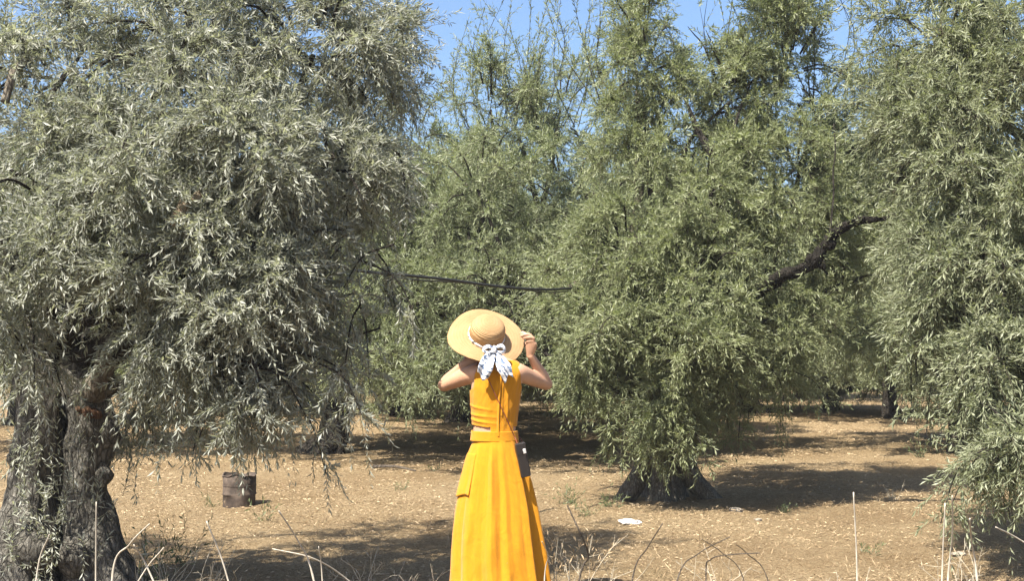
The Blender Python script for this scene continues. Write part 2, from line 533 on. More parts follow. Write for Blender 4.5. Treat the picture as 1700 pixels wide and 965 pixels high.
# knobs on the right stem
for (a, b, d, r) in [(178, 716, 7.68, .080), (168, 788, 7.66, .06), (180, 640, 7.66, .06), (60, 905, 7.42, .13), (120, 925, 7.5, .10), (30, 760, 7.62, .06)]:
    c = P(a, b, d)
    mb.add(*tube([c + [0, 0, -r * 1.3], c + [0, 0, -r * .6], c + [0, 0, r * .2], c + [0, 0, r * 1.2]], [r * .35, r * .9, r, r * .3], 22, 18, disp=gnarl(int(a), .25, 3, .1)))
mb.build('trunk', M['bark'], t1, origin=O1)
mb = MB()
trunk_stem(mb, [(152, 660, 7.66, .080), (172, 615, 7.62, .062), (190, 560, 7.58, .056), (206, 500, 7.5, .050), (250, 420, 7.4, .042), (320, 320, 7.3, .032)], 31, 30, 80, .16, .08, 3, 0, fq=3)
mb.build('limb', M['bark_pale'], t1, origin=O1)
mb = MB()   # red brown wound where a limb was sawn off
for k, (a, b, r) in enumerate([(134, 683, .030), (150, 686, .040), (163, 690, .026)]):
    c = P(a - 3, b, 7.60)
    mb.add(*tube([c + [0, .05, 0], c + [0, .0, .002], c + [0, -.018, .004], c + [0, -.026, .0]], [r * .9, r, r * .8, r * .25], 20, 14, disp=gnarl(60 + k, .3, 4, .15)))
mb.build('wound', M['bark_wound'], t1, origin=O1)
for k, l in enumerate([[(8, 170, 6.7, .022), (16, 140, 6.72, .022), (26, 112, 6.75, .020), (52, 100, 6.9, .018)], [(286, 374, 6.45, .030), (298, 352, 6.45, .030), (306, 335, 6.5, .026)], [(312, 336, 6.5, .022), (334, 322, 6.52, .022)]]):
    mb = MB(); trunk_stem(mb, l, 70 + k, 14, 14, .10, .04, 3, 0)
    mb.build('cut_limb', M['bark_pale'] if k == 0 else M['wood_cut'], t1, origin=O1)

PHAT = P(800, 560, 7.0)
c1 = Crown(101, .050, 14)
c1.clear = [(PHAT + np.array(SUN_DIR) * .6, PHAT + np.array(SUN_DIR) * 7.0, .50), (P(90, 1000, 7.4), P(105, 710, 7.35), .28), (P(170, 640, 7.3), P(196, 555, 7.3), .16), (P(170, 640, 7.0), P(196, 555, 7.0), .14), (P(170, 640, 6.6), P(194, 560, 6.6), .13), (P(100, 930, 6.7), P(108, 720, 6.7), .26)]
k1 = 7.6 / FPX
LOBES1 = [  # px, py, d, rx px, rz px, ry m, branchlets, droop
    (110, 120, 7.5, 150, 140, .8, 26, 0.29), (320, 90, 7.4, 160, 150, .8, 30, 0.29), (520, 90, 7.5, 140, 140, .75, 28, 0.25),
    (80, 310, 7.0, 115, 120, .65, 22, 0.36), (240, 270, 6.9, 125, 125, .65, 25, 0.36), (410, 260, 6.9, 130, 120, .65, 26, 0.36), (545, 270, 7.2, 95, 120, .6, 20, 0.29),
    (150, 430, 7.0, 95, 80, .5, 14, 0.36), (320, 430, 6.8, 115, 105, .6, 23, 0.40), (470, 430, 7.0, 115, 115, .6, 24, 0.36),
    (400, 560, 6.9, 95, 95, .5, 20, 0.43), (480, 525, 7.2, 75, 80, .5, 15, 0.36), (290, 560, 7.0, 75, 85, .45, 13, 0.40),
    (5, 460, 6.8, 60, 110, .35, 10, 0.50), (-190, 330, 7.6, 190, 330, 1.0, 22, 0.36), (615, 110, 7.9, 85, 120, .6, 14, 0.22), (610, 330, 7.9, 55, 90, .5, 8, 0.29),
    (260, -170, 7.7, 400, 130, 1.1, 34, 0.22)]
for (a, b, d, rx, rz, ry, nb, dr) in LOBES1:
    kk = d / FPX
    c1.lobe(P(a, b, d), (rx * kk, ry, rz * kk), nb, dr, 25, .5, tl=(.17, .36))
rg1 = np.random.default_rng(5)
for (a, b, d, rx, rz, ry, nb, dr) in LOBES1[:13]:
    c1.br.add(*tube(limb_path(P(100, 600, 7.8), P(a, b, d), .06, rg1), np.linspace(.05, .016, 5), 9, 18))
# hanging curtains at the lower edge
for (a, b, d, n) in [(425, 620, 6.8, 8), (385, 610, 6.7, 5), (470, 600, 7.0, 5), (330, 590, 6.9, 5), (10, 540, 6.7, 5), (640, 270, 7.3, 4), (600, 410, 7.3, 5), (600, 520, 7.3, 4), (235, 625, 7.9, 6), (265, 610, 8.0, 5)]:
    for q in range(n):
        p0 = P(a + rg1.normal() * 26, b + rg1.normal() * 22, d + rg1.normal() * .2)
        ln = rg1.uniform(.20, .46)
        h = rg1.normal(size=2) * .12
        c1.branch(np.array([p0, p0 + [h[0], h[1], -.3 * ln], p0 + [h[0] * 1.6, h[1] * 1.6, -ln]]), 13, (.12, .26), .8, .3, .55, r0=.007)
# suckers that climb and hang about the trunk
for q in range(60):
    a, b = rg1.choice([rg1.uniform(25, 110), rg1.uniform(15, 250)]), rg1.uniform(690, 960)
    d = 7.34 + .12 * abs(a - 95) / 100
    p0 = P(a, b, d - rg1.uniform(0, .1))
    ln = rg1.uniform(.12, .34)
    e = p0 + np.array([rg1.normal() * .06, -.03, ln * rg1.choice([1, -1])])
    s_ = c1.clear; c1.clear = [(PHAT + np.array(SUN_DIR) * .6, PHAT + np.array(SUN_DIR) * 7.0, .50), ]
    c1.twigs(p0[None], norm((e - p0)[None]), np.array([ln]), np.array([.08]), np.array([.6]), pairs=9, ang=(45, 75))
    if q % 2: c1.twigs(p0[None], norm(rg1.normal(size=(1, 3)) + [0, -.6, .2]), np.array([ln * .5]), np.array([.1]), np.array([.7]), pairs=5)
    c1.clear = s_
c1.build(t1, M['leaf_silver'], O1)

# ------------------------------------------------------------------ middle tree
t2 = empty('olive_tree', G(1110, 828), 'olive tree right of the person with flared split trunk and dark arching bare limb', 'tree', 'olive trees of the grove')
O2 = np.array(t2.location)
mb = MB()
trunk_stem(mb, [(1096, 856, 12.02, .20), (1101, 818, 12.05, .125), (1099, 775, 12.1, .095), (1092, 690, 12.2, .115), (1062, 590, 12.3, .10), (1040, 470, 12.3, .08), (1060, 330, 12.4, .05), (1060, 150, 12.4, .03)], 41, flutes=5, fl=.16)
trunk_stem(mb, [(1206, 846, 12.05, .055), (1176, 824, 12.08, .085), (1144, 785, 12.15, .092), (1128, 720, 12.2, .095), (1165, 610, 12.1, .095), (1240, 500, 11.9, .085)], 43, flutes=4, fl=.14)
trunk_stem(mb, [(1020, 846, 12.05, .06), (1044, 820, 12.08, .088), (1066, 778, 12.15, .085), (1076, 700, 12.25, .080), (1010, 570, 12.2, .06), (950, 470, 12.1, .04)], 47, flutes=4, fl=.14)
trunk_stem(mb, [(1140, 862, 12.0, .07), (1126, 828, 12.08, .07), (1116, 780, 12.16, .06)], 49, 30, 30)
trunk_stem(mb, [(1100, 850, 12.5, .30), (1100, 800, 12.45, .20), (1098, 730, 12.4, .15)], 50, 40, 40)
mb.build('trunk', M['bark_pale'], t2, origin=O2)
LIMB = [(1200, 545, 11.75, .075), (1250, 492, 11.5, .066), (1292, 462, 11.1, .056), (1345, 440, 10.9, .052), (1370, 406, 10.85, .048), (1392, 382, 10.8, .042), (1428, 367, 10.8, .032), (1478, 362, 10.8, .018)]
M['bark_shaded'] = bark_mat('bark_shaded', (.010, .009, .007), (.024, .020, .016), (.055, .047, .038))  # crown shade on the arching limb is put into this near-black bark colour
LP0 = px(LIMB)[0]
mb = MB(); trunk_stem(mb, LIMB, 53, 30, 160, .26, .14, 3, 0, fq=4.5)
c = P(1352, 436, 11.06); mb.add(*tube([c, c + [.05, -.03, -.02], c + [.08, -.04, -.07]], [.05, .04, .012], 14, 10, disp=gnarl(5, .2)))
c = P(1395, 386, 10.98); mb.add(*tube([c + [-.05, 0, -.02], c + [-.02, 0, .05], c + [0, 0, .09]], [.04, .03, .012], 12, 10, disp=gnarl(7, .2)))
for k, (q, r_) in enumerate([(.30, .060), (.45, .052), (.58, .056), (.70, .046), (.84, .034)]):
    C_ = spline(np.concatenate([LP0, np.array([[a[3]] for a in LIMB])], 1), 200)[int(q * 199)]
    c = C_[:3] + np.array([.02 * (-1) ** k, -.015, .018 * (-1) ** (k // 2)])
    mb.add(*tube([c + [-r_ * .9, 0, -.02], c + [-r_ * .3, 0, 0], c + [r_ * .4, -.01, .012], c + [r_ * 1.1, 0, .03]], [r_ * .3, r_ * .82, r_ * .78, r_ * .25], 20, 16, disp=gnarl(300 + k, .3, 3, .12, fq=4)))
mb.build('limb', M['bark_shaded'], t2, origin=O2)
mb = MB(); trunk_stem(mb, [(1180, 420, 12.0, .045), (1186, 330, 11.8, .046), (1188, 285, 11.75, .042), (1176, 245, 11.75, .036), (1158, 215, 11.8, .026), (1140, 170, 11.9, .014)], 57, 16, 60, .22, .05, 3, 0, fq=4)
trunk_stem(mb, [(1187, 285, 11.75, .030), (1203, 250, 11.8, .024), (1218, 215, 11.9, .016), (1235, 160, 12, .008)], 58, 12, 40, .22, .05, 3, 0, fq=4)
mb.build('limb', M['bark_dark'], t2, origin=O2)
mb = MB(); trunk_stem(mb, [(1376, 402, 10.86, .011), (1380, 365, 10.88, .009), (1384, 320, 10.95, .008), (1383, 285, 11.0, .007), (1387, 250, 11.0, .006), (1384, 205, 11.1, .004)], 59, 8, 20, .05, .02, 3, 0)
mb.build('shoot', M['bark_dark'], t2, origin=O2)
c2 = Crown(202, .057, 11)
LP = px(LIMB)[0]
toc = norm(np.array([0, 0, 1.5]) - LP[3])
for a, b in ((3, 4), (4, 6)):
    for off in (0, .35, .7):
        c2.clear.append((LP[a] + toc * off, LP[b] + toc * off, .15))
for off in (0, .4):
    c2.clear.append((P(1188, 320, 11.7) + toc * off, P(1160, 215, 11.7) + toc * off, .12))
c2.clear.append((P(1100, 830, 11.9), P(1105, 780, 11.7), .30))
c2.clear.append((P(1155, 60, 12.4), P(1152, -40, 12.6), .22)); c2.clear.append((P(1405, 190, 12), P(1420, 250, 12), .22)); c2.clear.append((P(1400, 20, 12), P(1405, -60, 12), .15))
LOBES2 = [
    (1070, 110, 12.4, 90, 140, .7, 36, 0.09, .5), (1075, 260, 12.2, 95, 110, .7, 26, 0.19, .5), (1210, 170, 12.3, 75, 150, .6, 32, 0.12, .5),
    (1310, 110, 12.4, 105, 160, .7, 42, 0.09, .5), (1320, 280, 12.2, 110, 110, .8, 30, 0.22, .5), (1170, 350, 11.7, 110, 90, .7, 26, 0.25, .5),
    (1040, 420, 11.6, 100, 95, .7, 28, 0.25, .45), (1160, 460, 11.3, 110, 95, .7, 28, 0.28, .45), (1300, 370, 11.9, 110, 80, .6, 22, 0.25, .45),
    (1060, 560, 11.3, 115, 95, .7, 28, 0.31, .5), (1170, 580, 11.2, 100, 100, .6, 26, 0.31, .5), (1275, 530, 11.6, 95, 80, .6, 20, .31, .5),
    (980, 560, 11.8, 60, 95, .5, 14, 0.31, .5), (1105, 680, 11.4, 62, 75, .42, 18, 0.34, .55), (1290, 610, 11.8, 55, 45, .4, 6, .40, .5),
    (1400, 470, 11.8, 70, 80, .5, 13, 0.28, .5), (1200, 660, 11.8, 50, 45, .4, 7, 0.37, .5), (1010, 640, 11.7, 50, 50, .4, 8, 0.37, .5), (1160, -110, 12.4, 250, 80, .9, 18, 0.12, .5),
    (1440, 260, 12.9, 85, 130, .6, 34, 0.19, .5), (1450, 400, 12.6, 70, 90, .6, 22, 0.22, .5), (1400, 560, 12.9, 50, 50, .5, 6, .25, .5), (950, 470, 12.6, 60, 90, .6, 14, 0.19, .45), (1235, 290, 11.9, 80, 80, .6, 16, 0.19, .5)]
rg2 = np.random.default_rng(6)
for (a, b, d, rx, rz, ry, nb, dr, tn) in LOBES2:
    kk = d / FPX
    c2.lobe(P(a, b, d), (rx * kk, ry, rz * kk), nb, dr, 26, tn, up=.35 if b < 250 else 0)
    if b > 0: c2.br.add(*tube(limb_path(P(1105, 640, 12.2), P(a, b, d), .05, rg2), np.linspace(.05, .012, 5), 8, 16))
for (a, b, d, n) in [(1070, 690, 11.5, 7), (1105, 690, 11.3, 9), (1140, 690, 11.5, 7), (1010, 640, 11.6, 4), (970, 610, 11.7, 5), (1290, 630, 11.7, 4), (1230, 640, 11.7, 3)]:
    for q in range(n):
        p0 = P(a + rg2.normal() * 16, b + rg2.normal() * 16, d + rg2.normal() * .15)
        ln = rg2.uniform(.25, .5); h = rg2.normal(size=2) * .1
        c2.branch(np.array([p0, p0 + [h[0], h[1], -.3 * ln], p0 + [h[0] * 1.6, h[1] * 1.6, -ln]]), 12, (.10, .22), .8, .3, .55, r0=.006)
for (a0, a1, n) in [(1015, 985, 3), (1040, 1030, 3), (1080, 1085, 3), (1190, 1180, 4), (1230, 1240, 5), (1290, 1280, 4), (1340, 1350, 4), (1370, 1390, 3)]:
    c2.shoots(P(a0, 190, 12.3), P(a1, -40, 12.4), n, .14)
cl_, c2.clear = c2.clear, []
LS = spline(LP, 100)
for q in range(26):
    a = LS[rg2.integers(18, 98)] + rg2.normal(size=3) * .02
    dv = norm(np.array([rg2.normal() * .7, -.3 + rg2.normal() * .4, .6 + rg2.normal() * .7]))
    c2.twigs(a[None], dv[None], np.array([rg2.uniform(.08, .30)]), np.array([.15]), np.array([.5]), pairs=6)
c2.clear = cl_
c2.build(t2, M['leaf_green'], O2)

# ------------------------------------------------------------------ near right tree
b3 = np.array([4.75, 9.2, 0.0])
t3 = empty('olive_tree', b3, 'olive tree cut by the right edge with grey green branches hanging almost to the ground', 'tree', 'olive trees of the grove')
mb = MB()
mb.add(*tube(b3 + np.array([[.05, 0, -.1], [0, 0, .3], [-.05, .02, .8], [0, .05, 1.3], [-.2, .1, 2.0], [-.6, .1, 2.8]]), [.40, .27, .20, .19, .12, .06], 36, 50, disp=gnarl(81, .15, 5, .13, 1.2, 1)))
mb.build('trunk', M['bark'], t3, origin=b3)
c3 = Crown(303, .056, 11)
for a, b in ((4, 6), (6, 7)):
    for off in (0, .7, 1.4, 2.1): c3.clear.append((LP[a] + toc * off, LP[b] + toc * off, .13))
LOBES3 = [
    (1560, 70, 9.3, 115, 130, .7, 36, 0.19, .45), (1680, 120, 9.0, 130, 150, .8, 32, 0.22, .5), (1565, 220, 9.0, 105, 105, .7, 30, 0.28, .5), (1680, 310, 8.7, 110, 120, .7, 26, 0.28, .5),
    (1580, 400, 8.9, 85, 85, .6, 22, 0.31, .5), (1640, 470, 8.5, 110, 100, .6, 26, 0.34, .55), (1565, 540, 8.7, 80, 70, .5, 15, 0.31, .55), (1685, 610, 8.2, 80, 95, .5, 22, 0.37, .6),
    (1690, 740, 8.0, 55, 85, .4, 14, 0.43, .65), (1850, 300, 9.2, 170, 330, 1.1, 50, 0.31, .5), (1800, 640, 8.6, 120, 170, .6, 16, 0.37, .55), (1650, -130, 9.3, 220, 90, 1.0, 30, 0.19, .5)]
rg3 = np.random.default_rng(8)
for (a, b, d, rx, rz, ry, nb, dr, tn) in LOBES3:
    kk = d / FPX
    c3.lobe(P(a, b, d), (rx * kk, ry, rz * kk), nb, dr, 26, tn, tl=(.17, .36))
    c3.br.add(*tube(limb_path(b3 + [0, .05, 1.3], P(a, b, d), .05, rg3), np.linspace(.06, .012, 5), 8, 16))
for (a, b, d, n) in [(1640, 700, 7.9, 4), (1655, 740, 7.9, 5), (1625, 600, 8.1, 5), (1530, 580, 8.6, 4), (1685, 720, 7.8, 6)]:
    for q in range(n):
        p0 = P(a + rg3.normal() * 15, b + rg3.normal() * 18, d + rg3.normal() * .15)
        ln = rg3.uniform(.28, .52); h = rg3.normal(size=2) * .1
        c3.branch(np.array([p0, p0 + [h[0], h[1], -.3 * ln], p0 + [h[0] * 1.6, h[1] * 1.6, -ln]]), 12, (.11, .24), .8, .3, .6, r0=.006)
c3.build(t3, M['leaf_mid'], b3)

# ------------------------------------------------------------------ trees behind: two patterns, copied and turned
def grove_tree(seed, loc, label, wispy=False, hem=0.0, nb=18, leaf=.064, mat='leaf_green', r0=.17, ntw=24, lean=0.0):
    rg = np.random.default_rng(seed)
    root = empty('olive_tree', loc, label, 'tree', 'olive trees of the grove')
    H = 1.05
    mb = MB()
    fork = np.array([lean * .3, 0, H]); off = np.array([lean, 0, 0])
    mb.add(*tube(np.array([[-lean * .3, 0, -.15], [0, 0, .12], [lean * .1, .02, .55], fork, fork + [lean * .3, 0, .35]]), [r0 * 1.9, r0 * 1.25, r0, r0 * .95, r0 * .5], 28, 34, disp=gnarl(seed, .16, 5, .13, 1.4, 1)))
    cr = Crown(seed + 1, leaf, 11)
    lob = []
    for k in range(7):
        a = k * 2 * np.pi / 7 + rg.uniform(-.3, .3)
        lob.append((np.array([1.40 * math.cos(a), 1.40 * math.sin(a), rg.uniform(1.6, 2.1)]), np.array([1.0, 1.0, .85]), nb, .28))
        a += .45; lob.append((np.array([1.65 * math.cos(a), 1.65 * math.sin(a), hem + rg.uniform(.95, 1.25)]), np.array([.75, .75, .55]), nb // 2, .35))
    for k in range(6):
        a = k * 2 * np.pi / 6 + rg.uniform(-.3, .3)
        lob.append((np.array([1.05 * math.cos(a), 1.05 * math.sin(a), rg.uniform(2.8, 3.3)]), np.array([.85, .85, .75]), nb, .2))
    for k in range(3):
        a = k * 2 * np.pi / 3 + rg.uniform(-.4, .4)
        lob.append((np.array([.5 * math.cos(a), .5 * math.sin(a), rg.uniform(3.8, 4.3)]), np.array([.65, .65, .8]), int(nb * .7), .1))
    for c, r, n, dr in lob:
        c = c + off * min(1, c[2] / 2)
        cr.lobe(c, r, n, dr, ntw, .5, up=.2 if c[2] > 3 else 0, tl=(.18, .38))
        p = limb_path(fork, c, .03, rg)
        mb.add(*tube(p, np.linspace(r0 * .55, .015, 5), 10, 16, disp=gnarl(seed + 5, .1, 3, .05)))
    ns = 17 if wispy else 5
    for k in range(ns):
        a = rg.uniform(0, 2 * np.pi); q = rg.uniform(0, 1.0)
        b = np.array([lean + q * math.cos(a), q * math.sin(a), 3.9])
        cr.shoots(b, b * [1.25, 1.25, 1] + [0, 0, rg.uniform(.9, 1.9) if wispy else rg.uniform(.5, 1.2)], 2, .10, 10)
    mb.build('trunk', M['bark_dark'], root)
    cr.build(root, M[mat])
    return root, cr.nleaf

def at(pxl, d):
    return np.array([(pxl - 850) / FPX * d, d, 0.0])

def copy_tree(src, loc, rz, sc, label, szf=1.0):
    r = src.copy(); COL.objects.link(r)
    r.location = loc; r.rotation_euler = (0, 0, rz); r.scale = (sc, sc, sc * szf)
    r['label'] = label
    for ch in src.children:
        c = ch.copy(); COL.objects.link(c); c.parent = r
    return r

ta, na = grove_tree(900, at(553, 17.6), 'dark trunked olive tree half hidden behind the hanging branches of the big left tree', r0=.18, lean=.55, hem=.28)
tb, nb_ = grove_tree(950, at(832, 16.2), 'olive tree straight behind the person with thin upright shoots against the sky', wispy=True, mat='leaf_far', r0=.13, lean=.25)
ta.scale = (1.08, 1.08, 1.05)
tb.scale = (1.05, 1.05, 1.08)
BACK = [(tb, 1085, 21.5, 4.4, .97, 'olive tree with bushy top showing left of the tall middle tree'),
        (ta, 815, 20.5, 1.9, 1.06, 'dark olive tree whose crown closes the view behind the straw hat'),
        (ta, 1120, 18.0, 3.3, .92, 'dense green olive tree hidden low behind the flared split trunk, filling its gaps'),
        (tb, 763, 24.0, 1.0, 1.12, 'olive tree whose slim dark trunk stands left of the yellow dress'),
        (tb, 1475, 24.6, 4.1, 1.0, 'olive tree whose thin trunk shows beyond the dark arching limb'),
        (ta, 118, 18.5, 5.2, 1.05, 'olive tree seen through the gap right of the hollow split trunk'),
        (ta, 1060, 25.5, 2.6, 1.0, 'olive tree far behind the person, filling the gap beside the middle tree'),
        (ta, 1240, 27.0, 3.0, 1.2, 'olive tree directly behind the dark arching limb of the middle tree'),
        (tb, 30, 23.0, .7, 1.05, 'shaded olive tree behind the left edge of the big left tree'),
        (ta, 1605, 17.5, 1.6, 1.15, 'olive tree behind the hanging branches at the right edge'),
        (ta, 540, 29.0, .2, 1.1, 'far olive tree behind the dark trunk on the left'),
        (tb, 880, 33.0, 3.6, 1.1, 'far olive tree low behind the straw hat'),
        (tb, 1330, 34.0, 5.0, 1.1, 'pale far olive tree seen in the sky notch above the dark limb'),
        (ta, 1150, 33.0, 2.0, 1.1, 'far olive tree behind the flared split trunk'),
        (tb, 330, 33.0, 1.1, 1.1, 'far olive tree seen under the left hanging branches'),
        (ta, 690, 37.0, 2.9, 1.1, 'farthest olive tree left of the straw hat'),
        (ta, 1600, 36.0, .9, 1.15, 'far olive tree low at the right behind the thin trunk'),
        (tb, 100, 38.0, 2.2, 1.15, 'far olive tree at the far left behind the hollow trunk')]
for src, a, d, rz, sc, lb in BACK:
    copy_tree(src, at(a, d), rz, sc, lb)
for src, a, d, rz, sc, lb in [(ta, 1385, 28.0, 2.4, 1.0, 'low bushy olive tree with branches on the soil left of the far thin trunk'),
                              (ta, 1570, 27.0, 5.6, 1.05, 'low bushy olive tree with branches on the soil right of the far thin trunk'),
                              (tb, 655, 26.0, 1.3, 1.05, 'low bushy olive tree closing the gap between the left tree and the straw hat'),
                              (ta, 985, 29.0, 3.9, 1.0, 'low bushy olive tree closing the gap between the raised right arm and the middle tree'),
                              (ta, 330, 27.0, .8, 1.0, 'low bushy olive tree in the shade behind the rusty drum')]:
    copy_tree(src, at(a, d) + [0, 0, -.62], rz, sc, lb)
# grove carried on beyond: leaf masses nobody could count
rgd = np.random.default_rng(44)
cd = Crown(707, .26, 4)
for k in range(34):
    d = rgd.uniform(44, 60); a = -150 + 2000 * (k + rgd.uniform(-.4, .4)) / 33
    p = at(a, d)
    for q in range(4):
        cd.lobe(p + np.array([rgd.normal() * 1.3, rgd.normal(), [1.2, 2.4, 3.3, 4.2][q]]), (1.9, 1.5, 1.2), 8, .3, 10, .5, tl=(.4, .8))
dg = mesh_np('distant_grove', np.concatenate(cd.L), np.concatenate(cd.F), M['leaf_far'], None, False, {'tone': np.concatenate(cd.T)})
tag(dg, 'hazy mass of far olive trees closing the view under the crowns', 'trees', kind='stuff')
print('LEAVES', c1.nleaf, c2.nleaf, c3.nleaf, na, nb_, cd.nleaf)

# ------------------------------------------------------------------ ground litter, weeds
def gz(x, y): return ground_z(np.atleast_1d(np.asarray(x, float)), np.atleast_1d(np.asarray(y, float)))
rl = np.random.default_rng(77)
nl = 160000
yy = 5.6 + 26 * rl.random(nl) ** 1.7
xx = (rl.random(nl) * 2 - 1) * (yy * .45 + .6)
pm = fbm(np.stack([xx * .8, yy * .8, 0 * xx], -1), 3, 5)
keep = rl.random(nl) < np.clip(.62 + 1.6 * pm, .12, 1)
xx, yy = xx[keep], yy[keep]; nl = len(xx)
zz = ground_z(xx, yy) + rl.uniform(.004, .016, nl)
az = rl.uniform(0, 2 * np.pi, nl); el = rl.normal(0, .22, nl)
d = np.stack([np.cos(az) * np.cos(el), np.sin(az) * np.cos(el), np.sin(el)], -1)
nn_ = norm(np.array([0, 0, 1.0]) + rl.normal(size=(nl, 3)) * .35); nn_ = norm(nn_ - d * np.sum(nn_ * d, -1, keepdims=True))
wv = np.cross(d, nn_); ll = rl.uniform(.013, .044, nl) * np.clip(yy / 11, .8, 1.6); hw = ll * rl.uniform(.07, .14, nl)
p = np.stack([xx, yy, zz], -1); mid = p + d * (ll * .5)[:, None] + nn_ * (ll * .06)[:, None]
Vx = np.stack([p, mid + wv * hw[:, None], p + d * ll[:, None], mid - wv * hw[:, None]], 1).reshape(-1, 3)
k = np.arange(nl)[:, None] * 4
lit = mesh_np('leaf_litter', Vx, np.concatenate([k + [[0, 1, 2]], k + [[0, 2, 3]]]), M['leaf_dry'], None, False, {'tone': np.repeat(rl.beta(1.7, 1.5, nl), 4)})
tag(lit, 'dry fallen olive leaves and straw strewn over the soil', 'leaf litter', kind='stuff')

def weed(loc, seed, h, n, label, mat='leaf_weed', leaf=.04, lean=.5, pairs=5):
    c = Crown(seed, leaf, pairs)
    for q in range(n):
        dv = norm(np.array([c.rg.normal() * lean, c.rg.normal() * lean, 1.0]))
        L = h * c.rg.uniform(.5, 1.1)
        c.twigs(np.array([[c.rg.normal() * .03, c.rg.normal() * .03, -.02]]), dv[None], np.array([L]), np.array([.12]), None, ang=(25, 60))
    r = empty('weed', (loc[0], loc[1], float(gz(loc[0], loc[1])[0])), label, 'weed', 'weeds on the grove floor')
    mesh_np('leaves', np.concatenate(c.L), np.concatenate(c.F), M[mat], r, False, {'tone': np.concatenate(c.T)})['kind'] = 'stuff'
    mesh_np('stems', np.concatenate(c.SV), np.concatenate(c.SQ), M['twig'], r)['kind'] = 'stuff'
WEEDS = [(438, 690 + 175, .30, 7, 'thin grey weed growing just right of the rusty drum'), (232, 975, .45, 14, 'grey leafy sprout at the right foot of the hollow trunk'),
    (300, 935, .42, 14, 'tangled grey weed below the rusty drum near the bottom edge'), (250, 960, .40, 12, 'bushy low weed at the bottom beside the left trunk'),
    (665, 815, .14, 9, 'small green weed between the rusty drum and the yellow skirt'), (945, 835, .26, 16, 'broad green weed patch right of the yellow skirt'),
    (975, 858, .18, 14, 'low green weed in front of the flared split trunk'), (1010, 845, .22, 12, 'green weed touching the left root of the flared trunk'),
    (1385, 690, .55, 16, 'sprig of olive suckers standing in front of the far thin trunk'), (1530, 760, .32, 16, 'dark green weed left of the hanging right branches'),
    (1555, 752, .42, 10, 'taller weed beside the hanging right branches'), (930, 955, .30, 12, 'pale dry weed at the bottom just right of the skirt'),
    (985, 950, .34, 10, 'wispy dry weed at the bottom right of the skirt'), (560, 955, .20, 8, 'dry weed at the bottom left of the skirt'),
    (720, 780, .12, 8, 'tiny weed left of the skirt in the tree shade'), (1300, 850, .14, 9, 'small weed in the shade right of the flared trunk'),
    (1170, 905, .16, 8, 'tiny dry weed beneath the flared trunk'), (1440, 925, .12, 8, 'tiny weed on the sunny soil at the lower right'),
    (700, 640, .5, 18, 'far green weed at the sunlit end of the grove floor'), (640, 715, .30, 10, 'weed in the middle distance beside the dark left trunk'),
    (350, 840, .16, 8, 'little weed at the left foot of the rusty drum'), (1240, 700, .4, 12, 'weed tuft in the middle distance right of the flared trunk')]
for k, (a, b, h, n, lb) in enumerate(WEEDS):
    weed(G(a, b), 400 + k, h, n, lb, 'leaf_dry' if 'dry' in lb else 'leaf_weed', .05 if h > .2 else .035)
def wisp(px_, py_, h, n, seed, label):
    q = np.random.default_rng(seed); mb = MB()
    for k in range(n):
        a = np.array([q.normal() * .02, q.normal() * .02, -.02]); L = h * q.uniform(.5, 1.1)
        dv = norm(np.array([q.normal() * .55, q.normal() * .4, 1.0])); bend = q.normal(size=3) * .16 * L
        m1 = a + dv * L * .5 + bend; e = a + dv * L + bend * .4 + q.normal(size=3) * .05
        mb.add(*tube([a, m1, e], [.0028, .0020, .0010], 4, 9, cap=False))
        for j in range(3):
            t_ = q.uniform(.35, .9); b0 = a * (1 - t_) ** 2 + 2 * m1 * t_ * (1 - t_) + e * t_ ** 2; b0 = (m1 * (1 - t_) + e * t_) if t_ > .5 else b0
            mb.add(*tube([b0, b0 + norm(dv + q.normal(size=3) * .8) * L * q.uniform(.12, .3)], [.0014, .0007], 4, 4, cap=False))
    p_ = G(px_, py_); o = mb.build('dry_weed', M['twig_dry']); o.location = (p_[0], p_[1], float(gz(p_[0], p_[1])[0]))
    tag(o, label, 'weed', 'dry leafless weeds in the foreground')
m, t, b = mat_new('twig_dry'); t.links.new(ramp(t, noise(t, coords(t), 20, 3), [(.3, (.26, .22, .15)), (.7, (.46, .41, .31))]), b.inputs['Base Color']); b.inputs['Roughness'].default_value = .85; M['twig_dry'] = m
for k, (a, b_, h, n, lb) in enumerate([(945, 1015, .42, 16, 'tangled leafless dry weed touching the skirt hem on its right'), (1000, 1000, .30, 10, 'leafless dry weed second to the right of the skirt hem'),
        (700, 1010, .28, 12, 'leafless dry weed touching the skirt hem on its left'), (600, 1000, .30, 12, 'leafless dry weed at the bottom, left of the skirt'), (330, 1000, .34, 14, 'leafless dry weed under the pale stalk below the drum'),
        (275, 985, .36, 14, 'leafless dry weed between the bent stalk and the trunk foot'), (1190, 1000, .30, 10, 'leafless dry weed among the curved grey twigs'), (1590, 1000, .34, 12, 'leafless dry weed at the foot of the two close stalks'),
        (1400, 1010, .24, 9, 'leafless dry weed at the foot of the tall upright stalk'), (1480, 830, .16, 9, 'small leafless weed in the tree shade on the right'), (1270, 735, .22, 9, 'small leafless weed behind the flared trunk')]):
    wisp(a, b_, h, n, 800 + k, lb)
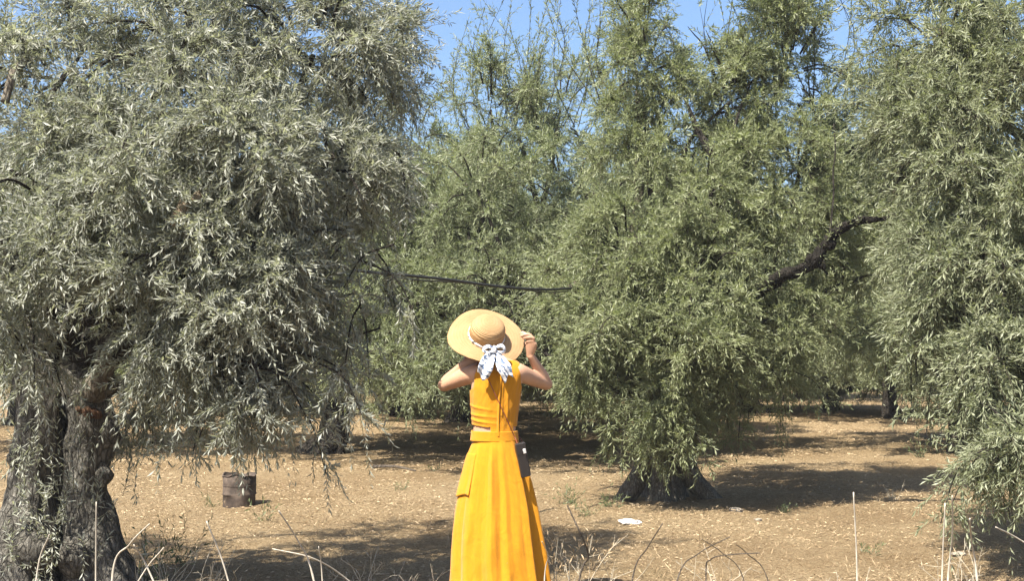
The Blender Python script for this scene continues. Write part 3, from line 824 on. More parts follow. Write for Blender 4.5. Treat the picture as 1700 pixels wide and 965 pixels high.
# dry grass: uncountable blades
gr = Crown(611, .06, 2)
rg = gr.rg; n = 1700
ay = 7.8 + 12 * rg.random(n) ** 1.5; ax = (rg.random(n) * 2 - 1) * ay * .43
kp = fbm(np.stack([ax * .9, ay * .9, 0 * ax], -1), 3, 31) > .02
P0 = np.stack([ax, ay, ground_z(ax, ay) - .01], -1)[kp]
gr.twigs(P0, norm(np.stack([rg.normal(0, .6, len(P0)), rg.normal(0, .6, len(P0)), np.full(len(P0), 1.0)], -1)), rg.uniform(.025, .075, len(P0)), rg.uniform(.1, .4, len(P0)), width=.07)
tag(mesh_np('dry_grass', np.concatenate(gr.L), np.concatenate(gr.F), M['leaf_dry'], None, False, {'tone': np.concatenate(gr.T)}), 'short dry grass blades scattered over the grove floor', 'grass', kind='stuff')

# ------------------------------------------------------------------ foreground stalks (dry canes standing between camera and trees)
STALKS = [
    ([(44, 1130), (62, 950), (82, 888)], 5.6, .0055, 'stalk', 'pale dry stalk leaning in front of the left foot of the hollow trunk'),
    ([(158, 1150), (159, 960), (160, 834)], 5.2, .0055, 'stalk', 'upright pale dry stalk in front of the hollow trunk'),
    ([(185, 1150), (187, 955), (215, 905), (248, 871)], 5.2, .0062, 'stalk', 'bent pale stalk leaning right beside the hollow trunk'),
    ([(335, 1140), (250, 955), (222, 905)], 5.5, .0060, 'stalk', 'pale stalk leaning left that crosses the bent one'),
    ([(150, 1110), (232, 962), (272, 910)], 5.9, .0055, 'stalk', 'short pale stalk leaning right at the bottom left'),
    ([(430, 1150), (378, 962), (343, 866)], 5.2, .0058, 'stalk', 'pale dry stalk leaning left below the rusty drum'),
    ([(560, 1120), (520, 960), (495, 900), (463, 849)], 5.3, .0058, 'stalk', 'long pale stalk leaning left between the drum and the skirt'),
    ([(760, 1160), (650, 1030), (575, 962), (520, 928), (452, 912)], 5.6, .0050, 'stalk', 'pale stalk lying low and bent at the bottom'),
    ([(540, 1150), (535, 965), (529, 908)], 5.4, .0045, 'stalk', 'thin upright stalk at the bottom left of the skirt'),
    ([(1423, 1150), (1423, 960), (1417, 818)], 5.2, .0055, 'stalk', 'tall upright pale stalk on the sunny soil at the right'),
    ([(1560, 1150), (1564, 960), (1569, 836)], 5.2, .0050, 'stalk', 'left of the two close upright stalks at the right'),
    ([(1560, 1150), (1574, 960), (1581, 890), (1581, 824)], 5.3, .0055, 'stalk', 'right and taller of the two close upright stalks'),
    ([(1640, 1150), (1622, 962), (1613, 900), (1610, 862)], 5.2, .0065, 'stalk', 'thick pale stalk below the hanging right branches'),
    ([(2050, 1165), (1860, 1000), (1700, 901), (1653, 876)], 5.6, .0058, 'stalk', 'pale stalk slanting in from the right edge'),
    ([(930, 1080), (962, 962), (977, 925), (965, 890), (942, 840)], 5.5, .0060, 'stalk_grey', 'grey crooked twig standing right of the skirt'),
    ([(1030, 1080), (1050, 962), (1075, 910), (1100, 870)], 5.5, .0048, 'stalk_grey', 'grey twig slanting right below the flared trunk'),
    ([(1090, 1060), (1125, 962), (1160, 920), (1212, 892)], 5.6, .0045, 'stalk_grey', 'grey arching twig below the flared trunk'),
    ([(1180, 1060), (1172, 960), (1180, 930), (1210, 922), (1262, 919)], 5.6, .0045, 'stalk_grey', 'grey hooked twig at the bottom, low and curved'),
    ([(1260, 1060), (1235, 965), (1200, 920), (1165, 896)], 5.7, .0035, 'stalk_grey', 'thin grey twig crossing the hooked one'),
    ([(1300, 1080), (1275, 965), (1240, 920), (1222, 905)], 5.7, .0035, 'stalk_grey', 'thin grey twig right of the hooked one'),
    ([(900, 1060), (904, 962), (910, 925), (900, 900)], 5.8, .0040, 'stalk', 'thin pale twig touching the right hem of the skirt'),
]
rs = np.random.default_rng(9)
for pts, d, r, mt, lb in STALKS:
    q = [P(a, b, d + .12 * math.sin(k * 1.3)) for k, (a, b) in enumerate(pts)]
    q[0][2] = -.03
    g0 = q[0].copy()
    rr = np.linspace(r * .8, r * .5, len(q))
    mb = MB(); mb.add(*tube(q, rr, 9, 30, disp=lambda th, t, C: 1 + .22 * fbm(np.stack([np.cos(th) + 0 * t, np.sin(th) + 0 * t, C[:, 2:3] * 18 + 0 * th], -1), 2, 4) + .25 * np.exp(-((t % .23 - .115) / .012) ** 2)))
    o = mb.build('dry_stalk', M[mt], None, origin=g0); o.location = g0
    tag(o, lb, 'stalk', 'dry stalks in the foreground')

# ------------------------------------------------------------------ rusty drum, hose, litter, stones
def rust_mat():
    m, t, b = mat_new('rust')
    v = coords(t)
    c = ramp(t, noise(t, v, 14, 6, .7, .6), [(.32, (.026, .019, .014)), (.5, (.060, .042, .030)), (.66, (.105, .078, .056)), (.8, (.15, .125, .10))])
    t.links.new(c, b.inputs['Base Color']); b.inputs['Roughness'].default_value = .85; b.inputs['Metallic'].default_value = .15
    bump(t, b, noise(t, v, 60, 4, .7), .6, .006)
    return m
M['rust'] = rust_mat()
gd = G(397, 840)
dr = empty('rusty_drum', gd, 'rusty open metal drum standing in the shade under the left branches', 'drum')
mb = MB()
seg, rad, hh = 48, .148, .285
prof = [(rad * .98, -.02), (rad, .02), (rad, .10), (rad * 1.02, .105), (rad * 1.02, .115), (rad, .12), (rad * .995, .20), (rad * 1.0, hh), (rad * .96, hh), (rad * .95, .12), (rad * .95, .0)]
th = np.linspace(0, 2 * np.pi, seg, endpoint=False)
dent = 1 + .03 * np.sin(2 * th + .6) + .015 * np.sin(5 * th)
V = np.concatenate([np.stack([r * np.cos(th) * (1 + (dent - 1) * (z > .1)), r * np.sin(th) * (1 + (dent - 1) * (z > .1)), z + (.012 * np.sin(3 * th) + .006 * np.sin(7 * th)) * (z > .25)], -1) for r, z in prof])
i = np.arange(len(prof) - 1)[:, None] * seg; j = np.arange(seg)[None]; j2 = (j + 1) % seg
mb.add(V, np.stack([i + j, i + j2, i + seg + j2, i + seg + j], -1).reshape(-1, 4))
mb.build('body', M['rust'], dr)
mb = MB(); rim = np.stack([rad * 1.0 * dent * np.cos(th), rad * 1.0 * dent * np.sin(th), hh + .012 * np.sin(3 * th) + .006 * np.sin(7 * th)], -1)
mb.add(*tube(np.concatenate([rim, rim[:1]]), np.full(seg + 1, .007), 8, 96)); mb.build('rim', M['rust'], dr)
for z in (.19,):
    mb = MB(); rr = np.stack([rad * 1.005 * dent * np.cos(th), rad * 1.005 * dent * np.sin(th), 0 * th + z], -1)
    mb.add(*tube(np.concatenate([rr, rr[:1]]), np.full(seg + 1, .0035), 8, 96)); mb.build('hoop', M['rust'], dr)

m, t, b = mat_new('black_hose'); b.inputs['Base Color'].default_value = (.018, .018, .018, 1); b.inputs['Roughness'].default_value = .5
M['hose'] = m
mb = MB(); hp = [P(480, 430, 9.3), P(590, 449, 9.7), P(680, 458, 10.0), P(740, 464, 10.3), P(830, 476, 10.7), P(905, 481, 11.2), P(960, 478, 12.0), P(1060, 470, 12.3)]
mb.add(*tube(hp, np.full(8, .0125), 10, 90)); mb.add(*tube([p + [0, .03, -.012 + .018 * math.sin(k * 2)] for k, p in enumerate(hp)], np.full(8, .006), 8, 90))
o = mb.build('irrigation_hose', M['hose'], None, origin=hp[0]); o.location = hp[0]
tag(o, 'black irrigation hose slung between the trees above the straw hat', 'hose')

m, t, b = mat_new('white_plastic'); b.inputs['Base Color'].default_value = (.66, .65, .62, 1); b.inputs['Roughness'].default_value = .35
M['plastic'] = m
def crumple(name, loc, size, label, cat, mat, seed, group=None):
    bm = bmesh.new(); bmesh.ops.create_icosphere(bm, subdivisions=4, radius=1)
    V = np.array([v.co for v in bm.verts]); f = 1 + .55 * fbm(V * 1.8 + seed, 4, seed)
    for v, q in zip(bm.verts, V * f[:, None] * np.asarray(size)): v.co = q
    me = bpy.data.meshes.new(name); bm.to_mesh(me); bm.free(); me.materials.append(mat)
    for p_ in me.polygons: p_.use_smooth = seed % 2 == 0
    o = bpy.data.objects.new(name, me); COL.objects.link(o)
    o.location = (loc[0], loc[1], float(gz(loc[0], loc[1])[0]) + size[2] * .45)
    return tag(o, label, cat, group)
crumple('plastic_bag', G(1046, 874), (.088, .055, .026), 'crumpled white plastic scrap on the sunny soil before the flared trunk', 'litter', M['plastic'], 31)
m, t, b = mat_new('stone'); v = coords(t)
t.links.new(ramp(t, noise(t, v, 12, 5, .6), [(.3, (.15, .125, .095)), (.7, (.27, .235, .185))]), b.inputs['Base Color']); b.inputs['Roughness'].default_value = .9
M['stone'] = m
for k, (a, b_, s, lb) in enumerate([(1221, 853, .06, 'pale flat stone in the shade right of the flared trunk'), (1592, 927, .045, 'pale stone below the hanging right branches'), (1258, 866, .035, 'small stone in the dappled shade right of the pale flat one')]):
    crumple('stone', G(a, b_), (s, s * .7, s * .4), lb, 'stone', M['stone'], 40 + 2 * k, 'stones lying on the soil')
for k, (a, b_, a2, b2, r, lb) in enumerate([(1283, 686, 1312, 683, .045, 'grey fallen log on the far sunlit soil'), (620, 778, 690, 785, .02, 'broken stick on the shaded soil left of the skirt')]):
    A, B = G(a, b_) + [0, 0, r], G(a2, b2) + [0, 0, r]
    mb = MB(); mb.add(*tube([A, (A + B) / 2 + [0, .05, .02], B], [r, r * .8, r * .5], 12, 24, disp=gnarl(90 + k, .15, 3)))
    o = mb.build('fallen_stick', M['stalk_grey'], None, origin=A); o.location = A; tag(o, lb, 'stick')

# ------------------------------------------------------------------ person
PX0 = P(821, 718, 7.0)
PO = np.array([PX0[0], 7.0, 0.0])
def Lc(a, b, y=0.0): return P(a, b, 7.0 + y) - PO

m, t, b = mat_new('skin')
v = coords(t)
t.links.new(ramp(t, noise(t, v, 9, 4, .5), [(.3, (0.3760, 0.2115, 0.1288)), (.7, (0.4418, 0.2585, 0.1645))]), b.inputs['Base Color'])
b.inputs['Roughness'].default_value = .5; b.inputs['Subsurface Weight'].default_value = .12; b.inputs['Subsurface Radius'].default_value = (.012, .005, .003)
bump(t, b, noise(t, v, 220, 3, .6), .12, .002)
M['skin'] = m

def cloth_mat(name, c0, c1, sc=700, rough=.85):
    m, t, b = mat_new(name)
    v = coords(t)
    n1 = noise(t, v, 9, 6, .62, 1.6); n2 = noise(t, coords(t, 'Object', (1, 1, .25)), 90, 3, .6)
    c = ramp(t, n1, [(.3, c0), (.7, c1)])
    c = mixc(t, 1.0, c, ramp(t, n2, [(.3, (.96, .95, .93)), (.7, (1.03, 1.03, 1.03))]), 'MULTIPLY')
    t.links.new(c, b.inputs['Base Color']); b.inputs['Roughness'].default_value = rough
    b.inputs['Sheen Weight'].default_value = .12; b.inputs['Specular IOR Level'].default_value = .2
    w1 = nd(t, 'ShaderNodeTexWave', wave_type='BANDS', bands_direction='X', i_Scale=sc * .12); w2 = nd(t, 'ShaderNodeTexWave', wave_type='BANDS', bands_direction='Z', i_Scale=sc * .12)
    for w in (w1, w2): t.links.new(v, w.inputs['Vector']); w.inputs['Distortion'].default_value = 1.5
    h = nd(t, 'ShaderNodeMath', operation='ADD'); t.links.new(w1.outputs['Fac'], h.inputs[0]); t.links.new(w2.outputs['Fac'], h.inputs[1])
    h2 = nd(t, 'ShaderNodeMath', operation='MULTIPLY_ADD'); t.links.new(n1, h2.inputs[0]); h2.inputs[1].default_value = 11; t.links.new(h.outputs[0], h2.inputs[2])
    bump(t, b, h2.outputs[0], .35, .004)
    return m
M['dress'] = cloth_mat('dress', (.435, .178, .0030), (.49, .207, .0042))

person = empty('person', PO, 'person in a mustard yellow sleeveless dress seen from behind, both hands at the hat brim', 'person')

HC = Lc(807, 559, .03)                        # centre of the hat brim
HN = norm(np.array([.20, -.70, .685]))        # hat axis
# torso sections: z, cx, cy, rx, ry
TOR = np.array([[.74, 0, 0, .150, .105], [.86, 0, 0, .140, .105], [.93, 0, 0, .128, .092], [1.0, 0, 0, .119, .085], [1.07, .001, 0, .118, .084], [1.17, .003, 0, .129, .092], [1.26, .007, 0, .138, .098],
                [1.33, .014, .0, .143, .092], [1.375, .019, .004, .130, .074], [1.402, .020, .006, .098, .060], [1.425, .020, .010, .062, .054], [1.45, .017, .015, .049, .050]])
def tor(z):
    z = np.asarray(z, float)
    return [np.interp(z, FZ, FS[:, k]) for k in range(1, 5)]
FS = spline(TOR, 300); FZ = FS[:, 0]

B = MB()
B.add(*tube(np.stack([TOR[:, 1], TOR[:, 2], TOR[:, 0]], 1), TOR[:, 3], 56, 90, flat=TOR[:, 4], up=(1, 0, 0)))
hc = HC - HN * .045
hu = norm(np.array([.10, -.50, .86])); hf = norm(np.cross(hu, [1, 0, 0])); hf = hf if hf[1] > 0 else -hf; hr = np.cross(hf, hu)
nb_ = np.array([.018, .012, 1.42])
B.add(*tube([nb_, nb_ * .5 + (hc - hu * .07) * .5 + [0, -.004, 0], hc - hu * .02], [.053, .050, .056], 24, 20))
# head: skull, jaw, nose, lips, ears
def ell(c, ax, r, n=14, s=22):
    z = np.linspace(-1, 1, n + 2)[1:-1]
    th = np.linspace(0, 2 * np.pi, s, endpoint=False)
    q = np.sqrt(1 - z ** 2)
    V = c + (q[:, None] * np.cos(th))[..., None] * ax[0] * r[0] + (q[:, None] * np.sin(th))[..., None] * ax[1] * r[1] + (z[:, None] + 0 * th)[..., None] * ax[2] * r[2]
    V = np.concatenate([V.reshape(-1, 3), [c - ax[2] * r[2], c + ax[2] * r[2]]])
    i = np.arange(n - 1)[:, None] * s; j = np.arange(s)[None]; j2 = (j + 1) % s
    Q = np.stack([i + j, i + j2, i + s + j2, i + s + j], -1).reshape(-1, 4)
    jj = np.arange(s); kk = (jj + 1) % s
    T = np.concatenate([np.stack([np.full(s, n * s), kk, jj], -1), np.stack([np.full(s, n * s + 1), (n - 1) * s + jj, (n - 1) * s + kk], -1)])
    return V, Q, T
ax = (hr, hf, hu)
B.add(*ell(hc + hu * .012 - hf * .006, ax, (.074, .090, .088)))
B.add(*ell(hc - hu * .040 + hf * .022, ax, (.058, .066, .072)))
B.add(*ell(hc - hu * .092 + hf * .058, ax, (.026, .022, .020)))
B.add(*tube([hc + hu * .012 + hf * .082, hc - hu * .018 + hf * .098, hc - hu * .032 + hf * .104, hc - hu * .042 + hf * .088], [.009, .011, .014, .010], 12, 12))
B.add(*ell(hc - hu * .062 + hf * .084, ax, (.022, .010, .006))); B.add(*ell(hc - hu * .071 + hf * .082, ax, (.020, .010, .006)))
for sg in (1, -1):
    B.add(*ell(hc + hr * sg * .076 - hu * .012 - hf * .004, ax, (.008, .018, .030)))
# arms
def arm(J, E, Wr, s):
    c0 = np.array([.02 + s * .075, .0, 1.345])
    B.add(*tube([c0, J, J * .62 + E * .38, J * .3 + E * .7, E], [.056, .0530, .0460, .0405, .0370], 24, 30))
    B.add(*tube([E * .97 + J * .03, E * .75 + Wr * .25, E * .45 + Wr * .55, Wr], [.0365, .0385, .0330, .0235], 24, 30, flat=[.0365, .0375, .031, .020]))
    B.add(*ell(E, (np.array([1., 0, 0]), np.array([0, 1., 0]), np.array([0, 0, 1.])), (.036, .037, .036)))
JR, ER, WR = Lc(860, 619, .0), Lc(907, 638, .185), Lc(880, 589, .075)
JL, EL, WL = Lc(786, 621, .0), Lc(737, 640, .165), Lc(768, 606, .075)
arm(JR, ER, WR, 1); arm(JL, EL, WL, -1)
# hands
def hand(Wr, K, fingers, thumb, wid):
    kc = sum(K) / 4.0
    B.add(*tube([Wr - (kc - Wr) * .25, Wr, Wr * .5 + kc * .5, kc, kc + (kc - Wr) * .08], [.021, .0225, .031, .033, .025], 20, 20, flat=[.020, .018, .0165, .0135, .010], up=wid))
    for k, f in enumerate(fingers):
        r = (.0090, .0095, .0090, .0078)[k]
        B.add(*tube([K[k] * .75 + Wr * .25, K[k]] + f, [r * 1.15, r * 1.12] + list(np.linspace(r, r * .78, len(f))), 12, 26))
    B.add(*tube(thumb, [.014, .0125, .0105, .0085], 12, 20))
K = [Lc(877.0, 567, .05), Lc(881.5, 566.5, .045), Lc(885.0, 569, .045), Lc(886.5, 574, .05)]
FR = [[Lc(874.5, 557, .044), Lc(868.5, 552, .040), Lc(863.0, 554.5, .046)], [Lc(881.5, 557.5, .036), Lc(873.5, 555.5, .034), Lc(864.0, 558.8, .042)],
      [Lc(886.0, 562, .034), Lc(878.5, 560.5, .032), Lc(867.5, 563.0, .044)], [Lc(887.5, 569, .042), Lc(881.5, 566.5, .036), Lc(873.0, 568, .046)]]
hand(WR, K, FR, [Lc(881, 583, .075), Lc(875, 576, .088), Lc(869, 569, .094), Lc(862, 564, .092)], K[3] - K[0])
K2 = [Lc(783, 592, .070), Lc(786, 596, .060), Lc(788, 600, .058), Lc(788, 604, .060)]
FL = [[Lc(791, 585, .075), Lc(799, 581, .085), Lc(805, 581, .095)], [Lc(796, 590, .062), Lc(804, 587, .075), Lc(809, 587, .088)],
      [Lc(797, 595, .060), Lc(805, 593, .072), Lc(809, 594, .084)], [Lc(795, 600, .060), Lc(802, 599, .070), Lc(806, 600, .080)]]
hand(WL, K2, FL, [Lc(772, 601, .085), Lc(775, 592, .100), Lc(781, 585, .105), Lc(787, 580, .108)], K2[3] - K2[0])
# legs and feet under the skirt
for s in (1, -1):
    B.add(*tube([[s * .075, 0, .86], [s * .085, .01, .66], [s * .08, .015, .47], [s * .08, -.01, .33], [s * .08, -.005, .12], [s * .08, .0, .045]], [.085, .072, .052, .050, .033, .034], 24, 50))
    B.add(*tube([[s * .08, -.045, .030], [s * .081, .02, .036], [s * .085, .10, .026], [s * .09, .17, .018]], [.026, .033, .040, .022], 18, 20, flat=[.024, .032, .022, .012], up=(1, 0, 0)))
tmp = B.build('tmp_body', None)
rm = tmp.modifiers.new('r', 'REMESH'); rm.mode = 'VOXEL'; rm.voxel_size = .0046; rm.use_smooth_shade = True
sm = tmp.modifiers.new('s', 'SMOOTH'); sm.factor = .5; sm.iterations = 3
dc = tmp.modifiers.new('d', 'DECIMATE'); dc.ratio = .4
bpy.context.view_layer.update()
dg_ = bpy.context.evaluated_depsgraph_get()
bme = bpy.data.meshes.new_from_object(tmp.evaluated_get(dg_))
bpy.data.objects.remove(tmp)
bme.name = 'body'; bme.materials.clear(); bme.materials.append(M['skin'])
for p_ in bme.polygons: p_.use_smooth = True
body = bpy.data.objects.new('body', bme); COL.objects.link(body); body.parent = person
m, t, b = mat_new('eye'); b.inputs['Base Color'].default_value = (.55, .52, .48, 1); b.inputs['Roughness'].default_value = .15; M['eye'] = m
m, t, b = mat_new('hair'); b.inputs['Base Color'].default_value = (.045, .026, .015, 1); b.inputs['Roughness'].default_value = .45; M['hair'] = m
bump(t, b, noise(t, coords(t, 'Object', (8, 8, 1)), 60, 3, .6), .5, .004)
for sg in (1, -1):
    mb = MB(); mb.add(*ell(hc + hr * sg * .031 + hf * .076 + hu * .002, ax, (.0125, .0125, .0105))); mb.build('eye', M['eye'], person)
mb = MB(); mb.add(*ell(hc + hu * .016 - hf * .014, ax, (.079, .090, .088))); mb.add(*ell(hc - hu * .05 - hf * .072, ax, (.036, .032, .030)))
mb.build('hair', M['hair'], person)

# dress: bodice from the torso sections, with arm holes and side cut-outs
def ring_sheet(z, th, off, holes=None, fn=None):
    cx, cy, rx, ry = tor(z)
    Z = z[:, None] + 0 * th
    w = off + (fn(th[None, :] + 0 * Z, Z) if fn else 0)
    X = cx[:, None] + (rx[:, None] + w) * np.cos(th); Y = cy[:, None] - (ry[:, None] + w) * np.sin(th)
    V = np.stack([X, Y, Z], -1).reshape(-1, 3)
    n, s = Z.shape
    i = np.arange(n - 1)[:, None] * s; j = np.arange(s)[None]; j2 = (j + 1) % s
    Q = np.stack([i + j, i + j2, i + s + j2, i + s + j], -1).reshape(-1, 4)
    if holes is not None:
        Q = Q[~holes(V[Q].mean(1))]
    return V, Q
def holes(c):
    x, y, z = c.T
    hx = x - .017
    arm_ = (z > 1.238) & (np.abs(hx) > .131 + .018 * np.exp(-(z - 1.238) / .014) - np.maximum(0, z - 1.36) * .35 - .004 * np.sin((z - 1.24) * 22)) & (z < 1.40)
    cl = (x < -.022) & (z > 1.004) & (z < 1.042 + .004 * np.sin(x * 40)) & (np.abs(y) < .2)
    crt = (x > .104) & (z > 1.004) & (z < 1.040)
    neck = z > 1.404 + .0 * x
    return arm_ | cl | crt | neck
def wr(th, z):
    a = np.stack([np.cos(th) * 2.0, np.sin(th) * 2.0, z * 5 + .6 * th], -1)
    f = .006 * fbm(a * 1.6, 4, 5)
    f += .004 * np.sin(26 * th + 6 * fbm(a, 2, 8)) * np.exp(-((z - 1.33) / .07) ** 2) * np.exp(-((th - 1.40) / .35) ** 2)        # gathers at the back neck
    for z0, s, am in ((1.062, .5, .006), (1.095, .35, .005), (1.135, .6, .0045)):                                              # pull folds toward the waist
        f += am * np.exp(-((z - z0 - .03 * (th - 1.9) * s) / .008) ** 2) * np.exp(-((th - 2.5) / .8) ** 2)
    f += .004 * np.exp(-((th - 1.05 - .5 * (z - 1.2)) / .05) ** 2) * (z > 1.08)
    f += .005 * np.exp(-((th - 1.28 - .2 * (z - 1.2)) / .03) ** 2) * (z > 1.1)
    return f
zb = np.linspace(.990, 1.412, 180); thb = np.linspace(0, 2 * np.pi, 220, endpoint=False)
dress = empty('dress', (0, 0, 0), None, None); dress.parent = person
V, Q = ring_sheet(zb, thb, .0055, holes, wr)
mb = MB(); mb.add(V, Q); bod = mb.build('bodice', M['dress'], dress)
sd = bod.modifiers.new('thick', 'SOLIDIFY'); sd.thickness = .0035; sd.offset = 0
# skirt sections read off the outline: photo y -> left, right
SK = [(714, 785.5, 858.5, .093), (730, 785.5, 860.5, .099), (745, 780, 864, .112), (762, 774, 869, .125), (790, 767.5, 877, .142), (818, 761.5, 884, .157), (860, 754.5, 892, .180), (905, 750.5, 900, .20), (965, 747.0, 907.5, .222), (1000, 745.5, 911, .235)]
sk = []
for y_, a, b_, ry in SK:
    l_, r_ = Lc(a, y_), Lc(b_, y_)
    sk.append([l_[2], (l_[0] + r_[0]) / 2, .0, (r_[0] - l_[0]) / 2, ry])
SKS = spline(np.array(sk), 240)
ztop, zbot = SKS[0, 0], SKS[-1, 0]
def tent(x, w): return np.maximum(0, 1 - np.abs(x) / w)
def skirt_pt(th, z, off=0.0):
    k = [np.interp(-z, -SKS[:, 0], SKS[:, c]) for c in range(1, 5)]
    t = (ztop - z) / (ztop - zbot)
    a = np.stack([np.cos(th) * 1.4, np.sin(th) * 1.4, z * 1.1], -1)
    u = t ** .7 * np.clip((t - .05) * 8, 0, 1)
    dth = .10 * fbm(np.stack([z * 2.5, 0 * z, 0 * z], -1), 2, 4)
    q = th + dth * t
    w = u * (.030 * tent(q - .74, .16) - .055 * tent(q - .44, .26) + .024 * tent(q - .12, .14)              # side panel set back behind a sharp pleat edge
             + .012 * tent(q - 1.30, .12) - .012 * tent(q - 1.46, .10) + .014 * tent(q - 1.66, .14) - .012 * tent(q - 1.90, .14)
             + .022 * tent(q - 1.68, .10) * np.clip((.5 - t) * 4, 0, 1) - .016 * tent(q - 1.80, .12) * np.clip((.5 - t) * 4, 0, 1) + .010 * tent(q - 2.22, .14) - .012 * tent(q - 2.50, .15) + .010 * np.sin(5 * q + 1) * (q > np.pi) + .014 * np.sin(7 * q) * (q > np.pi))
    w = w + .010 * t * fbm(a * 2.2, 3, 12) + .0045 * fbm(np.stack([np.cos(th) * 6, np.sin(th) * 6, z * 9 + np.sin(th * 3)], -1), 3, 15) * (0.3 + t)
    rg_ = np.abs(fbm(np.stack([np.cos(th) * 5 + z * 1.3, np.sin(th) * 5, z * 4.5 - th * 1.2], -1), 3, 19))
    w = w + .006 * u * np.sin(9 * q + 2.5 * fbm(np.stack([z * 3, q, 0 * z], -1), 2, 44)) + .006 * t * fbm(np.stack([q * 5, z * 2.2, 0 * z], -1), 2, 45)
    w = w + off
    return np.stack([k[0] + (k[2] + w) * np.cos(th), k[1] - (k[3] + w) * np.sin(th), z + 0 * th], -1)
ths = np.linspace(0, 2 * np.pi, 300, endpoint=False); zs = np.linspace(ztop - .04, zbot, 150)
TH, ZS = np.meshgrid(ths, zs)
V = skirt_pt(TH, ZS).reshape(-1, 3)
i = np.arange(149)[:, None] * 300; j = np.arange(300)[None]; j2 = (j + 1) % 300
mb = MB(); mb.add(V, np.stack([i + j, i + j2, i + 300 + j2, i + 300 + j], -1).reshape(-1, 4))
sko = mb.build('skirt', M['dress'], dress); sd = sko.modifiers.new('thick', 'SOLIDIFY'); sd.thickness = .003; sd.offset = -1
def patch(f, u, v):
    Uu, Vv = np.meshgrid(u, v)
    X = f(Uu, Vv).reshape(-1, 3); n, s = Uu.shape
    i = np.arange(n - 1)[:, None] * s; j = np.arange(s - 1)[None]
    return X, np.stack([i + j, i + j + 1, i + s + j + 1, i + s + j], -1).reshape(-1, 4)
# waistband, back placket, pocket
zw = np.linspace(Lc(800, 732)[2], Lc(800, 715.5)[2], 14)
mb = MB(); mb.add(*[x for x in ring_sheet(zw, thb, .0095)]); wb = mb.build('waistband', M['dress'], dress); sd = wb.modifiers.new('thick', 'SOLIDIFY'); sd.thickness = .006; sd.offset = 0
def pl(u, z):
    cx, cy, rx, ry = tor(z)
    o_ = .0155 - .004 * np.abs(u - 1.40) / .05 + .002 * fbm(np.stack([u * 30, z * 12, 0 * z], -1), 2, 3)
    return np.stack([cx + (rx + o_) * np.cos(u), cy - (ry + o_) * np.sin(u), z], -1)
mb = MB(); mb.add(*patch(pl, np.linspace(1.36, 1.46, 8), np.linspace(1.40, .985, 60))); plo = mb.build('placket', M['dress'], dress); sd = plo.modifiers.new('thick', 'SOLIDIFY'); sd.thickness = .004
def pk(u, z):
    zt, z0 = Lc(780, 752)[2], Lc(780, 824)[2]
    s_ = (zt - z) / (zt - z0)
    return skirt_pt(u, z + .010 * np.sin((u - 2.2) * 6) * s_, .003 + .009 * s_ ** 2)
mb = MB(); mb.add(*patch(pk, np.linspace(2.30, 3.05, 26), np.linspace(Lc(780, 752)[2], Lc(780, 821)[2], 30))); pko = mb.build('pocket', M['dress'], dress); sd = pko.modifiers.new('thick', 'SOLIDIFY'); sd.thickness = .004
for sg in (1, -1):
    mb = MB(); mb.add(*tube([[sg * .08, -.06, .010], [sg * .082, .03, .010], [sg * .09, .18, .008]], [.032, .040, .036], 20, 16, flat=[.010, .010, .008], up=(1, 0, 0)))
    mb.add(*tube([[sg * .08 - .045, .09, .015], [sg * .084, .095, .058], [sg * .08 + .05, .09, .015]], [.008] * 3, 8, 14)); mb.build('sandal', M['bark_dark'], person)

# ------------------------------------------------------------------ straw hat with scarf
def straw_mat():
    m, t, b = mat_new('straw')
    c = nd(t, 'ShaderNodeTexCoord')
    w = nd(t, 'ShaderNodeTexWave', wave_type='RINGS', rings_direction='Z', i_Scale=62.0, i_Distortion=.6, i_Detail=1.0)
    t.links.new(c.outputs['Object'], w.inputs['Vector'])
    w2 = nd(t, 'ShaderNodeTexWave', wave_type='RINGS', rings_direction='Z', i_Scale=19.0, i_Distortion=1.2)
    t.links.new(c.outputs['Object'], w2.inputs['Vector'])
    n = noise(t, c.outputs['Object'], 160, 3, .7); n2 = noise(t, c.outputs['Object'], 12, 4, .6)
    h = nd(t, 'ShaderNodeMath', operation='MULTIPLY_ADD'); t.links.new(n, h.inputs[0]); h.inputs[1].default_value = 1.0; t.links.new(w.outputs['Fac'], h.inputs[2])
    col = ramp(t, n2, [(.3, (0.3542, 0.2226, 0.1058)), (.7, (0.4186, 0.2732, 0.1398))])
    col = mixc(t, 1.0, col, ramp(t, h.outputs[0], [(.35, (.70, .64, .56)), (.9, (1.05, 1.04, 1.02))]), 'MULTIPLY')
    col = mixc(t, 1.0, col, ramp(t, w2.outputs['Fac'], [(.0, (.93, .91, .88)), (.5, (1.02, 1.02, 1.02))]), 'MULTIPLY')
    t.links.new(col, b.inputs['Base Color']); b.inputs['Roughness'].default_value = .7; b.inputs['Specular IOR Level'].default_value = .25
    bump(t, b, h.outputs[0], .8, .003)
    return m
M['straw'] = straw_mat()
m, t, b = mat_new('scarf'); v = coords(t)
w = nd(t, 'ShaderNodeTexWave', wave_type='BANDS', bands_direction='DIAGONAL', i_Scale=15.0, i_Distortion=8.0, i_Detail=2.0, **{'i_Detail_Scale': 1.6}); t.links.new(v, w.inputs['Vector'])
c = ramp(t, w.outputs['Fac'], [(.0, (.07, .10, .17)), (.14, (.11, .15, .22)), (.24, (.30, .35, .42)), (.36, (.58, .59, .60)), (1, (.62, .62, .61))])
t.links.new(c, b.inputs['Base Color']); b.inputs['Roughness'].default_value = .6; M['scarf'] = m
m, t, b = mat_new('scarf_band'); v = coords(t)
g1 = nd(t, 'ShaderNodeTexVoronoi', i_Scale=62.0); t.links.new(v, g1.inputs['Vector'])
